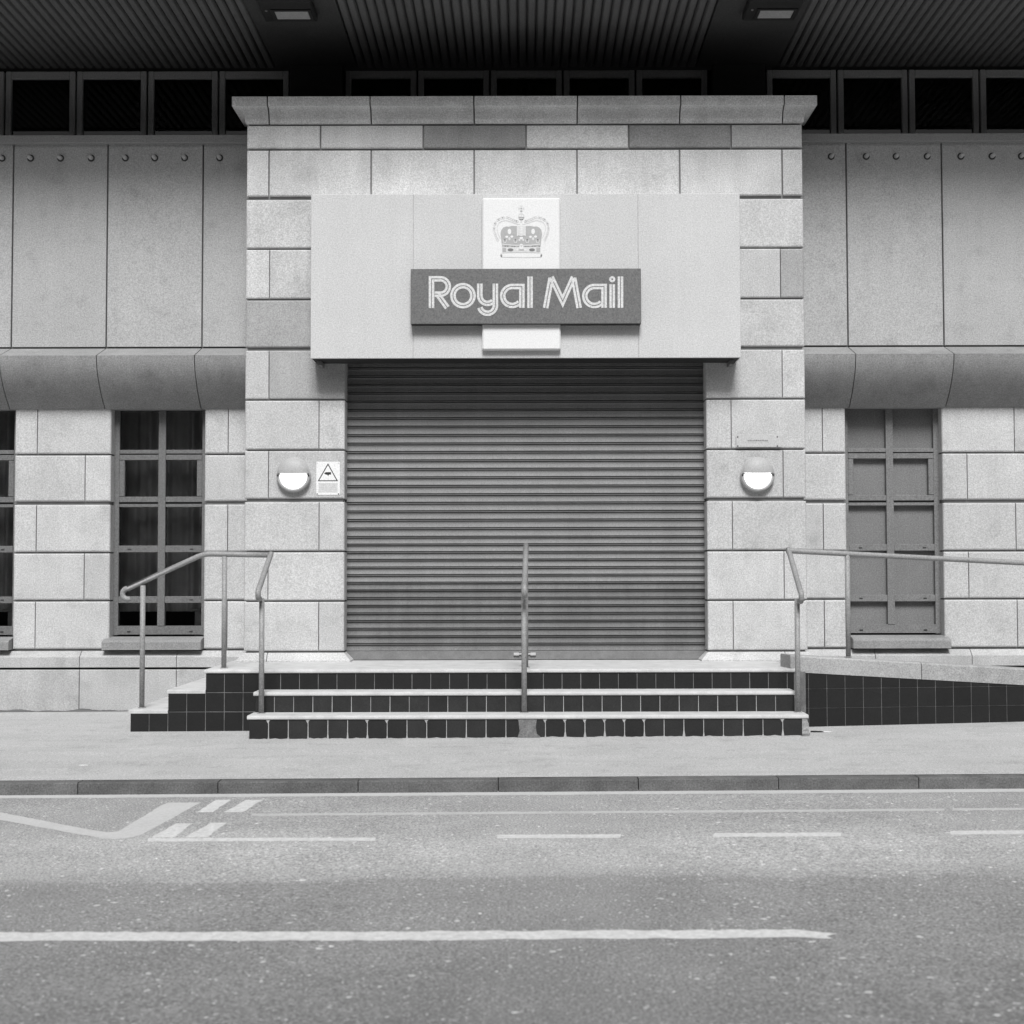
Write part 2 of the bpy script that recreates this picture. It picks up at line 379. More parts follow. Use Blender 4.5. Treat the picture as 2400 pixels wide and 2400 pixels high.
def block_mesh(w, h, d, c, ins):       # c chamfer size, ins = (left,right,bottom,top) factors; local: x 0..w, z 0..h, y 0..d
    b = MB(); rings = []
    for ci, yi in ((c, 0), (.35*c, .30*c), (0, c), (0, d)):
        l, r, bo, t = [ci*k for k in ins]
        rings.append([(l, yi, bo), (w-r, yi, bo), (w-r, yi, h-t), (l, yi, h-t)])
    vs = [p for rg in rings for p in rg]
    fs = [(0, 1, 2, 3)]
    for k in range(3):
        for i in range(4): fs.append((k*4+i, k*4+4+i, k*4+4+(i+1) % 4, k*4+(i+1) % 4))
    fs.append((15, 14, 13, 12)); b.add(vs, fs); return b
def block(x0, x1, z0, z1, yf, mat, name='stone_block', d=.12, c=.012, ins=(.25, .25, 1, 1), gap=.005, hg=(.0075, .0075), jit=True):
    a0, a1 = x0+gap/2, x1-gap/2; b0, b1 = z0+hg[0], z1-hg[1]
    j = random.uniform(-.0015, .0015) if jit else 0
    o = block_mesh(a1-a0, b1-b0, d, c, ins).build(name, M[mat], bld, (a0, yf+j, b0)); return o

# -- entrance surround (portal)
PXL, PXR = X(572.5, DP), X(1890, DP); SXL, SXR = X(808, DP), X(1656, DP)
CX = .5*(PXL+PXR)
lines = [1526.7, 1407.9, 1291.5, 1171.4, 1053.8, 935.8, 816.6, 700.6, 582.0, 463.0]
zl = [Z(y, DP) for y in lines]
thick = {3, 6, 9}
def hgap(k): return .016 if k in thick else .0075
dep = DW-DP+.02
jl = {0: 748, 1: 629, 2: 748, 3: 629, 4: 747, 5: 629, 7: 629}
jr = {0: 1716, 1: 1836, 2: 1716, 3: 1836, 4: 1715, 5: 1836, 7: 1834}
for k in range(9):
    z0, z1 = zl[k], zl[k+1]; hg = (hgap(k), hgap(k+1))
    lm = {6: 'stone_mid', 5: 'stone_mid'}.get(k, 'stone' if k < 6 else 'stone_top'); rm = 'stone'
    lo = SXL if k < 6 else X(850, DP); ro = SXR if k < 6 else X(1614, DP)
    if k in jl:
        xj = X(jl[k], DP)
        block(PXL, xj, z0, z1, DP, lm if k != 5 else 'stone', d=dep, ins=(1.3, .25, 1, 1), hg=hg); block(xj, lo, z0, z1, DP, lm, d=dep, ins=(.25, 1.3, 1, 1), hg=hg)
    else: block(PXL, lo, z0, z1, DP, lm, d=dep, ins=(1.3, 1.3, 1, 1), hg=hg)
    if k in jr:
        xj = X(jr[k], DP)
        block(ro, xj, z0, z1, DP, rm, d=dep, ins=(1.3, .25, 1, 1), hg=hg); block(xj, PXR, z0, z1, DP, 'stone_mid' if k == 7 else rm, d=dep, ins=(.25, 1.3, 1, 1), hg=hg)
    else: block(ro, PXR, z0, z1, DP, rm, d=dep, ins=(1.3, 1.3, 1, 1), hg=hg)
# courses above the sign
def course(y0, y1, xs, mats, hg):
    z0, z1 = Z(y0, DP), Z(y1, DP)
    e = [PXL]+[X(q, DP, 400) for q in xs]+[PXR]
    for i in range(len(e)-1):
        block(e[i], e[i+1], z0, z1, DP, mats[i], d=dep, ins=(1.3 if i == 0 else .25, 1.3 if i == len(e)-2 else .25, 1, 1), hg=hg, gap=.012)
course(463, 349, [630.6, 870, 1111.4, 1352.3, 1593, 1833], ['stone_top']*7, (.016, .009))
course(349, 291.5, [751, 992, 1233, 1473.7, 1714], ['stone_top', 'stone_top', 'stone_dark', 'stone_top', 'stone_dark', 'stone_mid'], (.009, .007))
# moulded cap
zc0, zc1 = Z(289.5, DP), Z(225, DP-.11); ov = .11
prof = [(0, 0)]
hh = zc1-zc0
for a in range(0, 91, 15): prof.append((-.01-.085*math.sin(R(a))**1.2 if False else -.008-.085*(1-math.cos(R(a))), .012+(hh*.56)*math.sin(R(a))/1.0))
prof += [(-ov, hh*.60), (-ov, hh)]
zc = [PXL]+[X(q, DP, 300) for q in (631, 870, 1111.4, 1352.6, 1593, 1834)]+[PXR]
for i in range(7):
    b = MB(); a0, a1 = zc[i]+.006*(i > 0), zc[i+1]-.006*(i < 6)
    n = len(prof)
    left = [(a0+(p[0] if i == 0 else 0), DP+p[0], zc0+p[1]) for p in prof]
    right = [(a1-(p[0] if i == 6 else 0), DP+p[0], zc0+p[1]) for p in prof]
    for k in range(n-1): b.face([left[k], right[k], right[k+1], left[k+1]])
    bk = DP+.5
    b.face([left[-1], right[-1], (right[-1][0], bk, zc1), (left[-1][0], bk, zc1)])
    b.face([left[0], right[0], (right[0][0], bk, zc0), (left[0][0], bk, zc0)])
    for side in (left, right):
        for k in range(n-1): b.face([side[k], side[k+1], (side[k+1][0], bk, side[k+1][2]), (side[k][0], bk, side[k][2])])
    b.face([(left[0][0], bk, zc0), (right[0][0], bk, zc0), (right[-1][0], bk, zc1), (left[-1][0], bk, zc1)])
    b.build('cap_stone', M['stone_top'], bld)
# core of the surround, set back from the faces of the stones
b = MB()
zt = Z(820, DP)
b.box(PXL+.02, PXR-.02, DP+.028, DP+.43, Z(835, DP)+.02, zc0+.01)
b.box(PXL+.02, SXL-.02, DP+.028, DP+.43, .3, Z(835, DP)+.02); b.box(SXR+.02, PXR-.02, DP+.028, DP+.43, .3, Z(835, DP)+.02)
b.build('surround_core', M['mortar'], bld)
# splayed plinth under both piers
def plinth(x0, x1, zt_, zb, yb, proud, sl, sr, mat='stone', name='plinth_block', back=.2):
    b = MB(); l0, r0 = x0-(proud if sl else 0), x1+(proud if sr else 0)
    v = [(x0, yb, zt_), (x1, yb, zt_), (r0, yb-proud, zb), (l0, yb-proud, zb), (x0, yb+back, zt_), (x1, yb+back, zt_), (r0, yb+back, zb), (l0, yb+back, zb), (r0, yb-proud, zb-.12), (l0, yb-proud, zb-.12), (r0, yb+back, zb-.12), (l0, yb+back, zb-.12)]
    b.add(v, [(0, 1, 2, 3), (3, 2, 8, 9), (1, 5, 6, 2), (2, 6, 10, 8), (4, 0, 3, 7), (7, 3, 9, 11), (4, 5, 1, 0), (11, 10, 6, 7), (7, 6, 5, 4), (9, 8, 10, 11)])
    b.build(name, M[mat], bld)
zpt = zl[0]-.008
plinth(PXL+.004, X(629, DP)-.003, zpt, ZL+.012, DP+.003, .066, True, False); plinth(X(629, DP)+.003, SXL-.004, zpt, ZL+.012, DP+.003, .066, False, True)
plinth(SXR+.004, X(1836, DP)-.003, zpt, ZL+.012, DP+.003, .066, True, False); plinth(X(1836, DP)+.003, PXR-.004, zpt, ZL+.012, DP+.003, .066, False, True)

# -- wings: stonework, windows
WL = [1521.3, 1407.5, 1292.7, 1177.6, 1064.0, 950]
wz = [zl[i] for i in range(5)]+[Z(951, DW)]
def wing_blocks(x0, x1, joints, first, last, e0=1.3, e1=1.3):
    for k in range(5):
        z0, z1 = wz[k], wz[k+1]; hg = (hgap(k), hgap(k+1) if k < 4 else 0)
        js = joints[(k) % 2]
        e = [x0]+[X(q, DW) for q in js]+[x1]
        for i in range(len(e)-1):
            block(e[i], e[i+1], z0, z1, DW, 'stone', d=.16, c=.014, ins=(e0 if i == 0 else .2, e1 if i == len(e)-2 else .2, 1, 1 if k < 4 else 0), hg=hg)
wL1 = (X(33, DW), X(259.5, DW)); wL2 = X(478.5, DW); wR1 = X(1983.5, DW); wR2 = X(2209, DW)
wing_blocks(wL1[0], wL1[1], [[86], [199]], 0, 0)
wing_blocks(wL2, PXL+.0, [[534], []], 0, 0, 1.3, 0)
wing_blocks(PXR-.0, wR1, [[1929], []], 0, 0, 0, 1.3)
wing_blocks(wR2, X(2700, DW), [[2379.7], [2267.5, 2492]], 0, 0)
wing_blocks(X(-420, DW), X(-187, DW), [[-130-150], [-360]], 0, 0)
wing_blocks(X(2700, DW)+.9, X(2700, DW)+2.5, [[3100], [3050]], 0, 0)
# recessed backing wall with the window holes left open
zb0, zb1 = -.1, Z(950, DW)
b = MB(); holes = [(X(-187, DW), wL1[0]), (wL1[1], wL2), (wR1, wR2), (X(2700, DW), X(2700, DW)+.9)]
cur = X(-420, DW)-8
for h0, h1 in holes+[(9+X(2700, DW), None)]:
    b.box(cur, h0-.02, DW+.03, DW+.25, zb0, zb1)
    if h1 is not None: b.box(h0-.02, h1+.02, DW+.03, DW+.25, zb0, wz[0]-.01); cur = h1+.02
b.build('wall_backing', M['mortar'], bld)

# windows of the ground floor
frame_rows = dict(r=[(395, 607), (670, 873), (935, 1150), (1192, 1437), (1480, 1603)])
def zrow(v): return Z(800+v/2.415, DW+.12)
def window(x0, x1, kind, label=None):
    yf = DW+.12
    zt_, zb_ = Z(950, DW)+.02, zrow(1658)
    mat = 'frame' if kind == 'glass' else 'infill'
    wn = MB()                                            # outer frame
    fr = .045
    wn.box(x0-.02, x0+fr, yf, yf+.07, zb_, zt_); wn.box(x1-fr, x1+.02, yf, yf+.07, zb_, zt_)
    wn.box(x0+fr, x1-fr, yf+.001, yf+.07, zrow(1655), zrow(1606))
    o = wn.build('window', M[mat], bld)
    if label: o['label'] = label
    mid = .5*(x0+x1)+.012*(1 if kind == 'glass' else -1); mw = .033
    m2 = MB(); m2.box(mid-mw, mid+mw, yf-.004, yf+.06, zrow(1606)+.001, zt_-.001); m2.build('mullion', M[mat], o)
    for a, c in ((632, 610), (668, 638), (906, 875), (934, 917), (1190, 1152), (1477, 1439)):
        for s in (0, 1):
            t = MB(); xa, xb = (x0+fr+.001, mid-mw-.001) if s == 0 else (mid+mw+.001, x1-fr-.001)
            t.bbox(xa, xb, yf-.002, yf+.06, zrow(a), zrow(c), .003); t.build('transom', M[mat], o)
    for a in (636, 911):                                 # the thin weather bars that line up with the stone joints
        t = MB(); t.box(x0-.01, x1+.01, yf+.012, yf+.05, zrow(a+4), zrow(a-4)); t.build('weather_bar', M['black'], o)
    for xa, xb in ((x0+fr+.001, x0+fr+.05), (x1-fr-.05, x1-fr-.001)):   # heavier casement stiles in the second row
        sh = MB(); sh.bbox(xa, xb, yf-.002, yf+.06, zrow(873), zrow(670), .003); sh.build('casement_stile', M[mat], o)
    for (a, c) in frame_rows['r']:
        for s in (0, 1):
            xa, xb = (x0+fr, mid-mw) if s == 0 else (mid+mw, x1-fr)
            if a == 395: a = 372
            t = MB()
            if kind == 'glass': t.box(xa-.005, xb+.005, yf+.036, yf+.042, zrow(c)-.005, zrow(a)+.005); t.build('pane', M['glass'], o)
            else: t.box(xa-.005, xb+.005, yf+.050, yf+.062, zrow(c)-.005, zrow(a)+.005); t.build('panel', M['infill'], o)
    dr = MB()
    for v in (1172, 1458, 1637):
        for f_ in (.17, .84):
            xx = x0+(x1-x0)*f_; dr.bbox(xx-.016, xx+.016, yf-.007, yf-.0005, zrow(v+3), zrow(v-3), .0015)
    dr.build('drain_cover', M['screw'], o)
    # sill
    s = MB(); zs = Z(1500, DW-.09); pr = [(DW+.2, zs+.030), (DW+.06, zs+.030), (DW-.07, zs+.004), (DW-.085, zs-.004), (DW-.09, zs-.014), (DW-.09, Z(1521.5, DW-.09)), (DW+.2, Z(1521.5, DW-.09))]
    s.extr(pr, x0+(-.045 if kind == 'glass' else .03), x1+(-.004 if kind == 'glass' else .035)); s.build('sill', M['cornice'], o)
    if kind == 'glass':
        cu = MB(); n = 60; xa, xb = x0-.3, x1+.3; yc = yf+.30
        def yy(t): return yc+.028*math.sin(t*46+2*math.sin(t*9))+.018*math.sin(t*91+1)
        for k in range(n*2):
            t0, t1 = k/(2*n), (k+1)/(2*n)
            cu.face([(xa+(xb-xa)*t0, yy(t0), .92), (xa+(xb-xa)*t1, yy(t1), .92), (xa+(xb-xa)*t1, yy(t1), 2.95), (xa+(xb-xa)*t0, yy(t0), 2.95)], 0, True)
        cu.build('curtain', M['curtain'], o)
        it = MB(); it.bbox(x0+.72, x0+.80, yf+.17, yf+.22, .62, .93, .01); it.bbox(x0+.67, x0+.85, yf+.16, yf+.23, .93, .95, .008); it.bbox(x0, x1, yf+.1, yf+.28, .56, .62, .01)
        it.build('window_ledge', M['curtain'], o)
    return o
window(X(-187, DW), wL1[0], 'glass'); window(wL1[1], wL2, 'glass', 'dark glazed window with curtains behind'); window(wR1, wR2, 'panel', 'window whose lights are filled with grey panels')
window(X(2700, DW), X(2700, DW)+.9, 'panel')
# dark rooms behind
b = MB()
b.box(-12, 12, DW+1.9, DW+2.0, 0, 6.0); b.box(-12, 12, DW+.26, DW+2.0, -.05, .3); b.box(-12, 12, DW+.26, DW+1.9, 3.05, 3.1)
b.build('room_walls', M['dark'], bld)

# plinth of the wings
def wing_plinth(x0, x1, js, mat_lo=True):
    e = [x0]+[X(q, DW-.06, 1600) for q in js]+[x1]
    za, zb_, zc_ = Z(1523.5, DW)+.0, Z(1562, DW-.066), Z(1566, DW-.066)
    for i in range(len(e)-1):
        a0, a1 = e[i]+.003, e[i+1]-.003
        m = MB(); m.extr([(DW+.1, za), (DW+.003, za), (DW-.066, za-.055), (DW-.066, zb_), (DW-.03, zb_-.004), (DW+.1, zb_-.004)], a0, a1); m.build('plinth_block', M['stone_base'], bld)
        if mat_lo: block(e[i], e[i+1], -.2, zc_-.006, DW-.066, 'stone_base', 'plinth_block', d=.2, c=.008, ins=(.2, .2, 0, 1), hg=(0, 0))
jw = [186+227.3*k for k in range(-4, 2)]
wing_plinth(X(-900, DW), PXL, jw)
wing_plinth(PXR, X(2900, DW), [1826+226.5*k for k in range(1, 5)])

# cornice over the ground floor
p_ = [(815, 0), (831, .30), (836, .31), (850, .298), (870, .265), (890, .222), (910, .172), (928, .118), (944, .062), (957, .012)]
def crom(P, n=5):
    out = []
    for i in range(len(P)-1):
        a, b_, c, d = P[max(i-1, 0)], P[i], P[i+1], P[min(i+2, len(P)-1)]
        for k in range(n):
            t = k/n; out.append(tuple(.5*(2*b_[q]+(c[q]-a[q])*t+(2*a[q]-5*b_[q]+4*c[q]-d[q])*t*t+(3*b_[q]-a[q]-3*c[q]+d[q])*t**3) for q in (0, 1)))
    out.append(P[-1]); return out
curve = crom([(831, .305), (850, .295), (870, .270), (890, .230), (910, .178), (928, .122), (944, .062), (957, .010)])
cpts = [(DW-q, Z(y, DW-q)) for y, q in curve]
ctop = (DW+.0, Z(815, DW)); cback = [(DW+.1, cpts[-1][1]), (DW+.1, ctop[1])]
def cornice_mesh(x0, x1):
    m = MB(); n = len(cpts)
    m.add([(x, p[0], p[1]) for x in (x0, x1) for p in cpts], [(i, i+1, n+i+1, n+i) for i in range(n-1)], 0, True)
    f = cpts[0]; b_ = cpts[-1]; e = 1.2e-5*3
    m.face([(x0, f[0], f[1]+e), (x1, f[0], f[1]+e), (x1, *ctop), (x0, *ctop)]); m.face([(x0, *ctop), (x1, *ctop), (x1, *cback[1]), (x0, *cback[1])])
    m.face([(x0, b_[0], b_[1]-e), (x1, b_[0], b_[1]-e), (x1, *cback[0]), (x0, *cback[0])]); m.face([(x0, *cback[0]), (x1, *cback[0]), (x1, *cback[1]), (x0, *cback[1])])
    for x in (x0, x1): m.face([(x+(e if x == x0 else -e), *p) for p in cpts+cback+[ctop]])
    return m
JL = [X(248.4-222.5*k, DW, 815) for k in (5, 4, 3, 2, 1, 0)]+[X(473, DW, 815)]
JR = [X(1988, DW, 815)]+[X(2213+224*k, DW, 815) for k in range(5)]
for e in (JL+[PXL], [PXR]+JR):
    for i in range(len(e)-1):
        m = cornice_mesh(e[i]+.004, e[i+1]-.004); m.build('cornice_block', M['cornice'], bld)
# dirt gathered along the foot of the left wing wall
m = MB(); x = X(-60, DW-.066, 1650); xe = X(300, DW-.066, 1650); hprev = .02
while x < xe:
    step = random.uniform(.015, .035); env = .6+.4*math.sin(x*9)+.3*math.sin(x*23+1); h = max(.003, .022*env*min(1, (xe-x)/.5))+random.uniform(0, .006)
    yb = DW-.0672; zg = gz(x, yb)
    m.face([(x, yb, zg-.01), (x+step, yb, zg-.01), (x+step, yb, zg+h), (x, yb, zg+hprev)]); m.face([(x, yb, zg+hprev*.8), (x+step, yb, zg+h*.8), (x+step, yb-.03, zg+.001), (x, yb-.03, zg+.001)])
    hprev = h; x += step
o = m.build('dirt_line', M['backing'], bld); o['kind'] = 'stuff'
# upper cladding panels, coping
zpa, zpb = Z(811, DW), Z(333.5, DW)
for e in (JL+[PXL], [PXR]+JR):
    for i in range(len(e)-1):
        block(e[i], e[i+1], zpa, zpb+.03, DW, 'panel', 'cladding_panel', d=.05, c=.006, ins=(1, 1, .3, 0), gap=.013, hg=(0, 0))
b = MB()
for x0, x1 in ((JL[0]-4, PXL+.3), (PXR-.3, JR[-1]+4)):
    b.box(x0, x1, DW+.035, DW+.2, Z(957, DW), zpb+.02)
b.build('panel_backing', M['backing'], bld)
for x0, x1 in ((JL[0]-4, PXL-.002), (PXR+.002, JR[-1]+4)):
    b = MB(); zc_t = Z(314.5, DW-.05); b.bbox(x0, x1, DW-.055, DC+.02, Z(332.5, DW-.055), zc_t, .004); b.build('coping', M['coping'], bld)
bolt = MB(); bolt.lathe(0, 0, [(.019, .02), (.019, -.045), (.016, -.055), (.009, -.060), (.0, -.061)], 14); bolt.lathe(0, 0, [(.034, .001), (.033, -.002), (.019, -.003)], 14, 1); bm_ = bolt.mesh('bolt', [M['bolt'], M['screw']])  # second lathe: flat dark ring painting the bolt's shadow onto the panel
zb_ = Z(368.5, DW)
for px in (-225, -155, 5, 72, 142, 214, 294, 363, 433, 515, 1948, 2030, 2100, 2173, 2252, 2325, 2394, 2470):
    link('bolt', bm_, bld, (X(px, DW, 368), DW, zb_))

# -- upper windows under the eaves
ZS = Z(158, DC)
b = MB(); b.box(-14, 14, DC+.10, DC+.14, zc1-1.0, ZS); b.build('upper_wall', M['dark'], bld)
zt_ = Z(164.5, DC); zw0 = Z(330, DC)-.1
def upper_window(xa, xb):
    m = MB(); fw, ft = .055, .075
    m.bbox(xa, xa+fw, DC, DC+.06, zw0, zt_, .006); m.bbox(xb-fw, xb, DC, DC+.06, zw0, zt_, .006); m.bbox(xa+fw, xb-fw, DC+.001, DC+.06, zt_-ft, zt_-.001, .006)
    o = m.build('window', M['clere_frame'], bld)
    g = MB(); g.box(xa+fw, xb-fw, DC+.035, DC+.04, zw0, zt_-ft); g.build('pane', M['glass_up'], o)
for k in range(5): upper_window(X(809.5+170.6*k, DC, 190), X(809.5+170.6*k+166, DC, 190))
for k in range(6): upper_window(X(677-167*k-162.5, DC, 190), X(677-167*k, DC, 190))
for k in range(6): upper_window(X(1797+167*k, DC, 190), X(1797+167*k+162.5, DC, 190))
for px in (677, 1663, 1663+986, 677-986-0):
    m = MB(); m.box(X(px+6, DC, 190), X(px+127, DC, 190), DC-.10, DC+.1, zw0, ZS-.005); m.build('pillar', M['pillar'], bld)

# -- deep eaves: flat boards and ribbed deck
DE = 12.22
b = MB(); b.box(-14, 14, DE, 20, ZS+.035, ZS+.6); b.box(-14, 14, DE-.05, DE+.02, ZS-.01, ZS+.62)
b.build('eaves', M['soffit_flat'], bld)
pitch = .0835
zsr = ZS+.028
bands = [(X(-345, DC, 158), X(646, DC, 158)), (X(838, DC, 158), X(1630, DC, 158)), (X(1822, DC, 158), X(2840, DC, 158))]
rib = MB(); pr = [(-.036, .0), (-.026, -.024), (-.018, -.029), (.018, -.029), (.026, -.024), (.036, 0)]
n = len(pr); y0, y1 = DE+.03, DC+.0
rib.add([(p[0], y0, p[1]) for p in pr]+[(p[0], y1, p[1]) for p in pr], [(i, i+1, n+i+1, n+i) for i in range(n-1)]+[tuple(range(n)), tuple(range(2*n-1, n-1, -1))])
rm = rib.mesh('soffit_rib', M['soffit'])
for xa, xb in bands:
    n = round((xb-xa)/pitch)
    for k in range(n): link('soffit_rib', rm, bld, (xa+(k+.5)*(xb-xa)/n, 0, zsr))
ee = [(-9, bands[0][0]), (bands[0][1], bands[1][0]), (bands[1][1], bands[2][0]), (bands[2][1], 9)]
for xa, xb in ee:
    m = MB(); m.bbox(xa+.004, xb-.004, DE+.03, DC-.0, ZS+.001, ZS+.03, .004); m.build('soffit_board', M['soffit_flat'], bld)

# -- roller shutter
shx0, shx1 = SXL-.06, SXR+.06
shut = link('roller_shutter', None, bld) if False else None
zsb = Z(1525, DS); zmid = Z(1256, DS); ztop = Z(780, DS)
rows_lo = 15; rows_hi = round((ztop-zmid)/.0775)
b = MB(); b.bbox(shx0, shx1, DS-.012, DS+.02, ZL+.004, zsb-.002, .004)
b.box(shx0, shx1, DS+.03, DS+.05, ZL, ztop)
shut = b.build('roller_shutter', M['shutter_bar'], bld); shut['label'] = 'closed grey roller shutter of narrow slats'
def slat_mesh(h, mt='shutter'):
    pf = [(0, .030), (.085, .030), (.09, .004), (.13, -.004), (.18, -.004), (.195, .004), (.20, .030), (.29, .030), (.295, .004)]
    for a in range(0, 13):
        t = a/12; pf.append((.295+.695*t, .004+.006*math.sin(math.pi*min(1, t**.55))-.005*t))
    pf.append((1.0, .018))
    b = MB(); n = len(pf)
    pts = [(p[1], h*(1-p[0])) for p in pf]
    for i in range(n-1):
        b.add([(0, *pts[i]), (shx1-shx0, *pts[i]), (shx1-shx0, *pts[i+1]), (0, *pts[i+1])], [(0, 1, 2, 3)], 0, 8 < i < n-2)
    return b.mesh('slat', M[mt])
hl = (zmid-zsb)/rows_lo; hu = (ztop-zmid)/rows_hi; sl, su, sd_ = slat_mesh(hl), slat_mesh(hu), slat_mesh(hl, 'shutter_low')
for k in range(rows_lo): link('slat', sd_ if k < 9 else sl, shut, (shx0, DS+random.uniform(-.0015, .0015)+(.002 if k % 2 else -.002), zsb+k*hl))
for k in range(rows_hi): link('slat', su, shut, (shx0, DS+random.uniform(-.0012, .0012), zmid+k*hu))
b = MB(); lx = X(1229, DS-.02); lz = Z(1533, DS-.02)
b.bbox(lx-.10, lx+.10, DS-.026, DS-.012, lz-.006, lz+.006, .002); b.bbox(lx-.10, lx-.05, DS-.03, DS-.011, lz-.013, lz+.013, .003); b.bbox(lx+.05, lx+.10, DS-.03, DS-.011, lz-.013, lz+.013, .003)
b.build('latch', M['latch'], shut)

# ------------------------------------------------------------------ entrance sign
DB = 12.79
sign = thing('entrance_sign', 'big pale sign box over the shutter with crown and Royal Mail name board', 'sign')
bx0, bx1 = X(728.5, DB, 640), X(1735, DB, 640); bz0, bz1 = Z(839.3, DB), Z(454.5, DB)
ej = [bx0, X(968.5, DB, 640), X(1496, DB, 640), bx1]
for i in range(3):
    m = MB(); m.bbox(ej[i]+.0004*(i > 0), ej[i+1]-.0004*(i < 2), DB, DP-.002, bz0, bz1, .003)
    m.build('box_panel', M['box'], sign)
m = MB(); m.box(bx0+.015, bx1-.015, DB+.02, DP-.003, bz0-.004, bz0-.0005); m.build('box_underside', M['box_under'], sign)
# brackets at the two lower back corners
for xx in (bx0+.045, bx1-.085):
    m = MB(); m.bbox(xx, xx+.04, DB+.1, DP-.003, bz0-.045, bz0-.005, .004); m.build('bracket', M['frame'], sign)
DC1 = DB-.055
cr = MB(); cx0, cx1 = X(1130, DC1, 640), X(1313.5, DC1, 640); cz0, cz1 = Z(820, DC1), Z(463.5, DC1)
cr.bbox(cx0, cx1, DC1, DB-.001, cz0, cz1, .012)
crest = cr.build('crest_board', M['crest'], sign)
DN = DB-.095
nb = MB(); nx0, nx1 = X(962.5, DN, 690), X(1502.5, DN, 690); nz0, nz1 = Z(759, DN), Z(629.5, DN)
nb.bbox(nx0, nx1, DN, DB-.0015, nz0, nz1, .004)
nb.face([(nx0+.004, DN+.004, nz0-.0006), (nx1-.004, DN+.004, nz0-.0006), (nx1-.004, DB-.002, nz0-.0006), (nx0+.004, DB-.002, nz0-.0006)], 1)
name = nb.build('name_board', [M['red'], M['red_edge']], sign)

def ribbon(b, pts, half, y, m=0, closed=False, th=.0025):
    n = len(pts); L_, R_ = [], []
    for i, p in enumerate(pts):
        p = Vector(p)
        if closed: a, c = Vector(pts[i-1]), Vector(pts[(i+1) % n])
        else: a, c = Vector(pts[max(i-1, 0)]), Vector(pts[min(i+1, n-1)])
        d1 = (p-a).normalized() if (p-a).length > 1e-9 else (c-p).normalized()
        d2 = (c-p).normalized() if (c-p).length > 1e-9 else d1
        t = (d1+d2).normalized(); nn = Vector((-t.y, t.x)); k = half/max(.35, abs(nn.dot(Vector((-d1.y, d1.x)))))
        L_.append(p+nn*k); R_.append(p-nn*k)
    rng = range(n if closed else n-1)
    for i in rng:
        j = (i+1) % n
        q = [L_[i], R_[i], R_[j], L_[j]]
        b.face([(v.x, y-th, v.y) for v in q], m)
        b.face([(L_[i].x, y-th, L_[i].y), (L_[j].x, y-th, L_[j].y), (L_[j].x, y, L_[j].y), (L_[i].x, y, L_[i].y)], m)
        b.face([(R_[i].x, y-th, R_[i].y), (R_[j].x, y-th, R_[j].y), (R_[j].x, y, R_[j].y), (R_[i].x, y, R_[i].y)], m)
def offset(pts, o, closed=False):
    n = len(pts); out = []
    for i, p in enumerate(pts):
        p = Vector(p)
        if closed: a, c = Vector(pts[i-1]), Vector(pts[(i+1) % n])
        else: a, c = Vector(pts[max(i-1, 0)]), Vector(pts[min(i+1, n-1)])
        d1 = (p-a).normalized() if (p-a).length > 1e-9 else (c-p).normalized()
        d2 = (c-p).normalized() if (c-p).length > 1e-9 else d1
        t = (d1+d2).normalized(); nn = Vector((-t.y, t.x)); k = o/max(.35, nn.dot(Vector((-d1.y, d1.x))))
        out.append(p+nn*k)
    return out
def arc(cx, cy, r, a0, a1, n=14): return [(cx+r*math.cos(R(a0+(a1-a0)*i/n)), cy+r*math.sin(R(a0+(a1-a0)*i/n))) for i in range(n+1)]
# letter strokes drawn in the units of the sign (y downwards), each stroke a pair of stripes
def pt(p, ox): return (ox+p[0]/7.728, 630+p[1]/7.728)
A1 = lambda sx: [[(sx, 710), (sx, 322), (sx-60, 322)]+arc(sx-175, 494, 172, -90, -250, 20), arc(sx-175, 494, 172, -250, -318, 8)]
letters = [
 ('R', 990, [[(165, 712), (165, 183), (330, 183)]+arc(330, 322, 139, -90, 90, 18)+[(222, 461)], [(275, 462), (452, 705)]]),
 ('o', 990, [('c', arc(735, 488, 181, 0, 360, 40)[:-1])]),
 ('y', 990, [[(1040, 268), (1040, 488)]+arc(1180, 488, 140, 180, 45, 16), [(1322, 268), (1322, 655)]+arc(1180, 665, 142, 0, 165, 18)]),
 ('a', 990, A1(1802)),
 ('l', 1230, [[(95, 140), (95, 710)]]),
 ('M', 1230, [[(377, 712), (478, 165)], [(476, 150), (686, 590), (883, 150)], [(884, 165), (984, 712)]]),
 ('a', 1230, A1(1435)),
 ('i', 1230, [[(1583, 280), (1583, 710)], ('d', arc(1583, 190, 36, 0, 360, 20)[:-1])]),
 ('l', 1230, [[(1733, 140), (1733, 710)]]),
]
for ch, ox, strokes in letters:
    b = MB(); 
    for si, st in enumerate(strokes):
        closed = False; kind = None
        if isinstance(st, tuple): kind, st = st; closed = True
        P = [at(*pt(p, ox), DN) for p in st]; P = [(p.x, p.z) for p in P]; P = [p for q_, p in enumerate(P) if q_ == 0 or (Vector(p)-Vector(P[q_-1])).length > 1e-6]
        u = (12.7/F)
        if kind == 'd': ribbon(b, P, 2.6*u, DN, 0, True); continue
        for o_ in (-3.75*u, 3.75*u): ribbon(b, offset(P, o_, closed), 2.85*u, DN-.0006*si, 0, closed)
    o = b.build('letter', M['letter'], name); o['label'] = 'letter '+ch

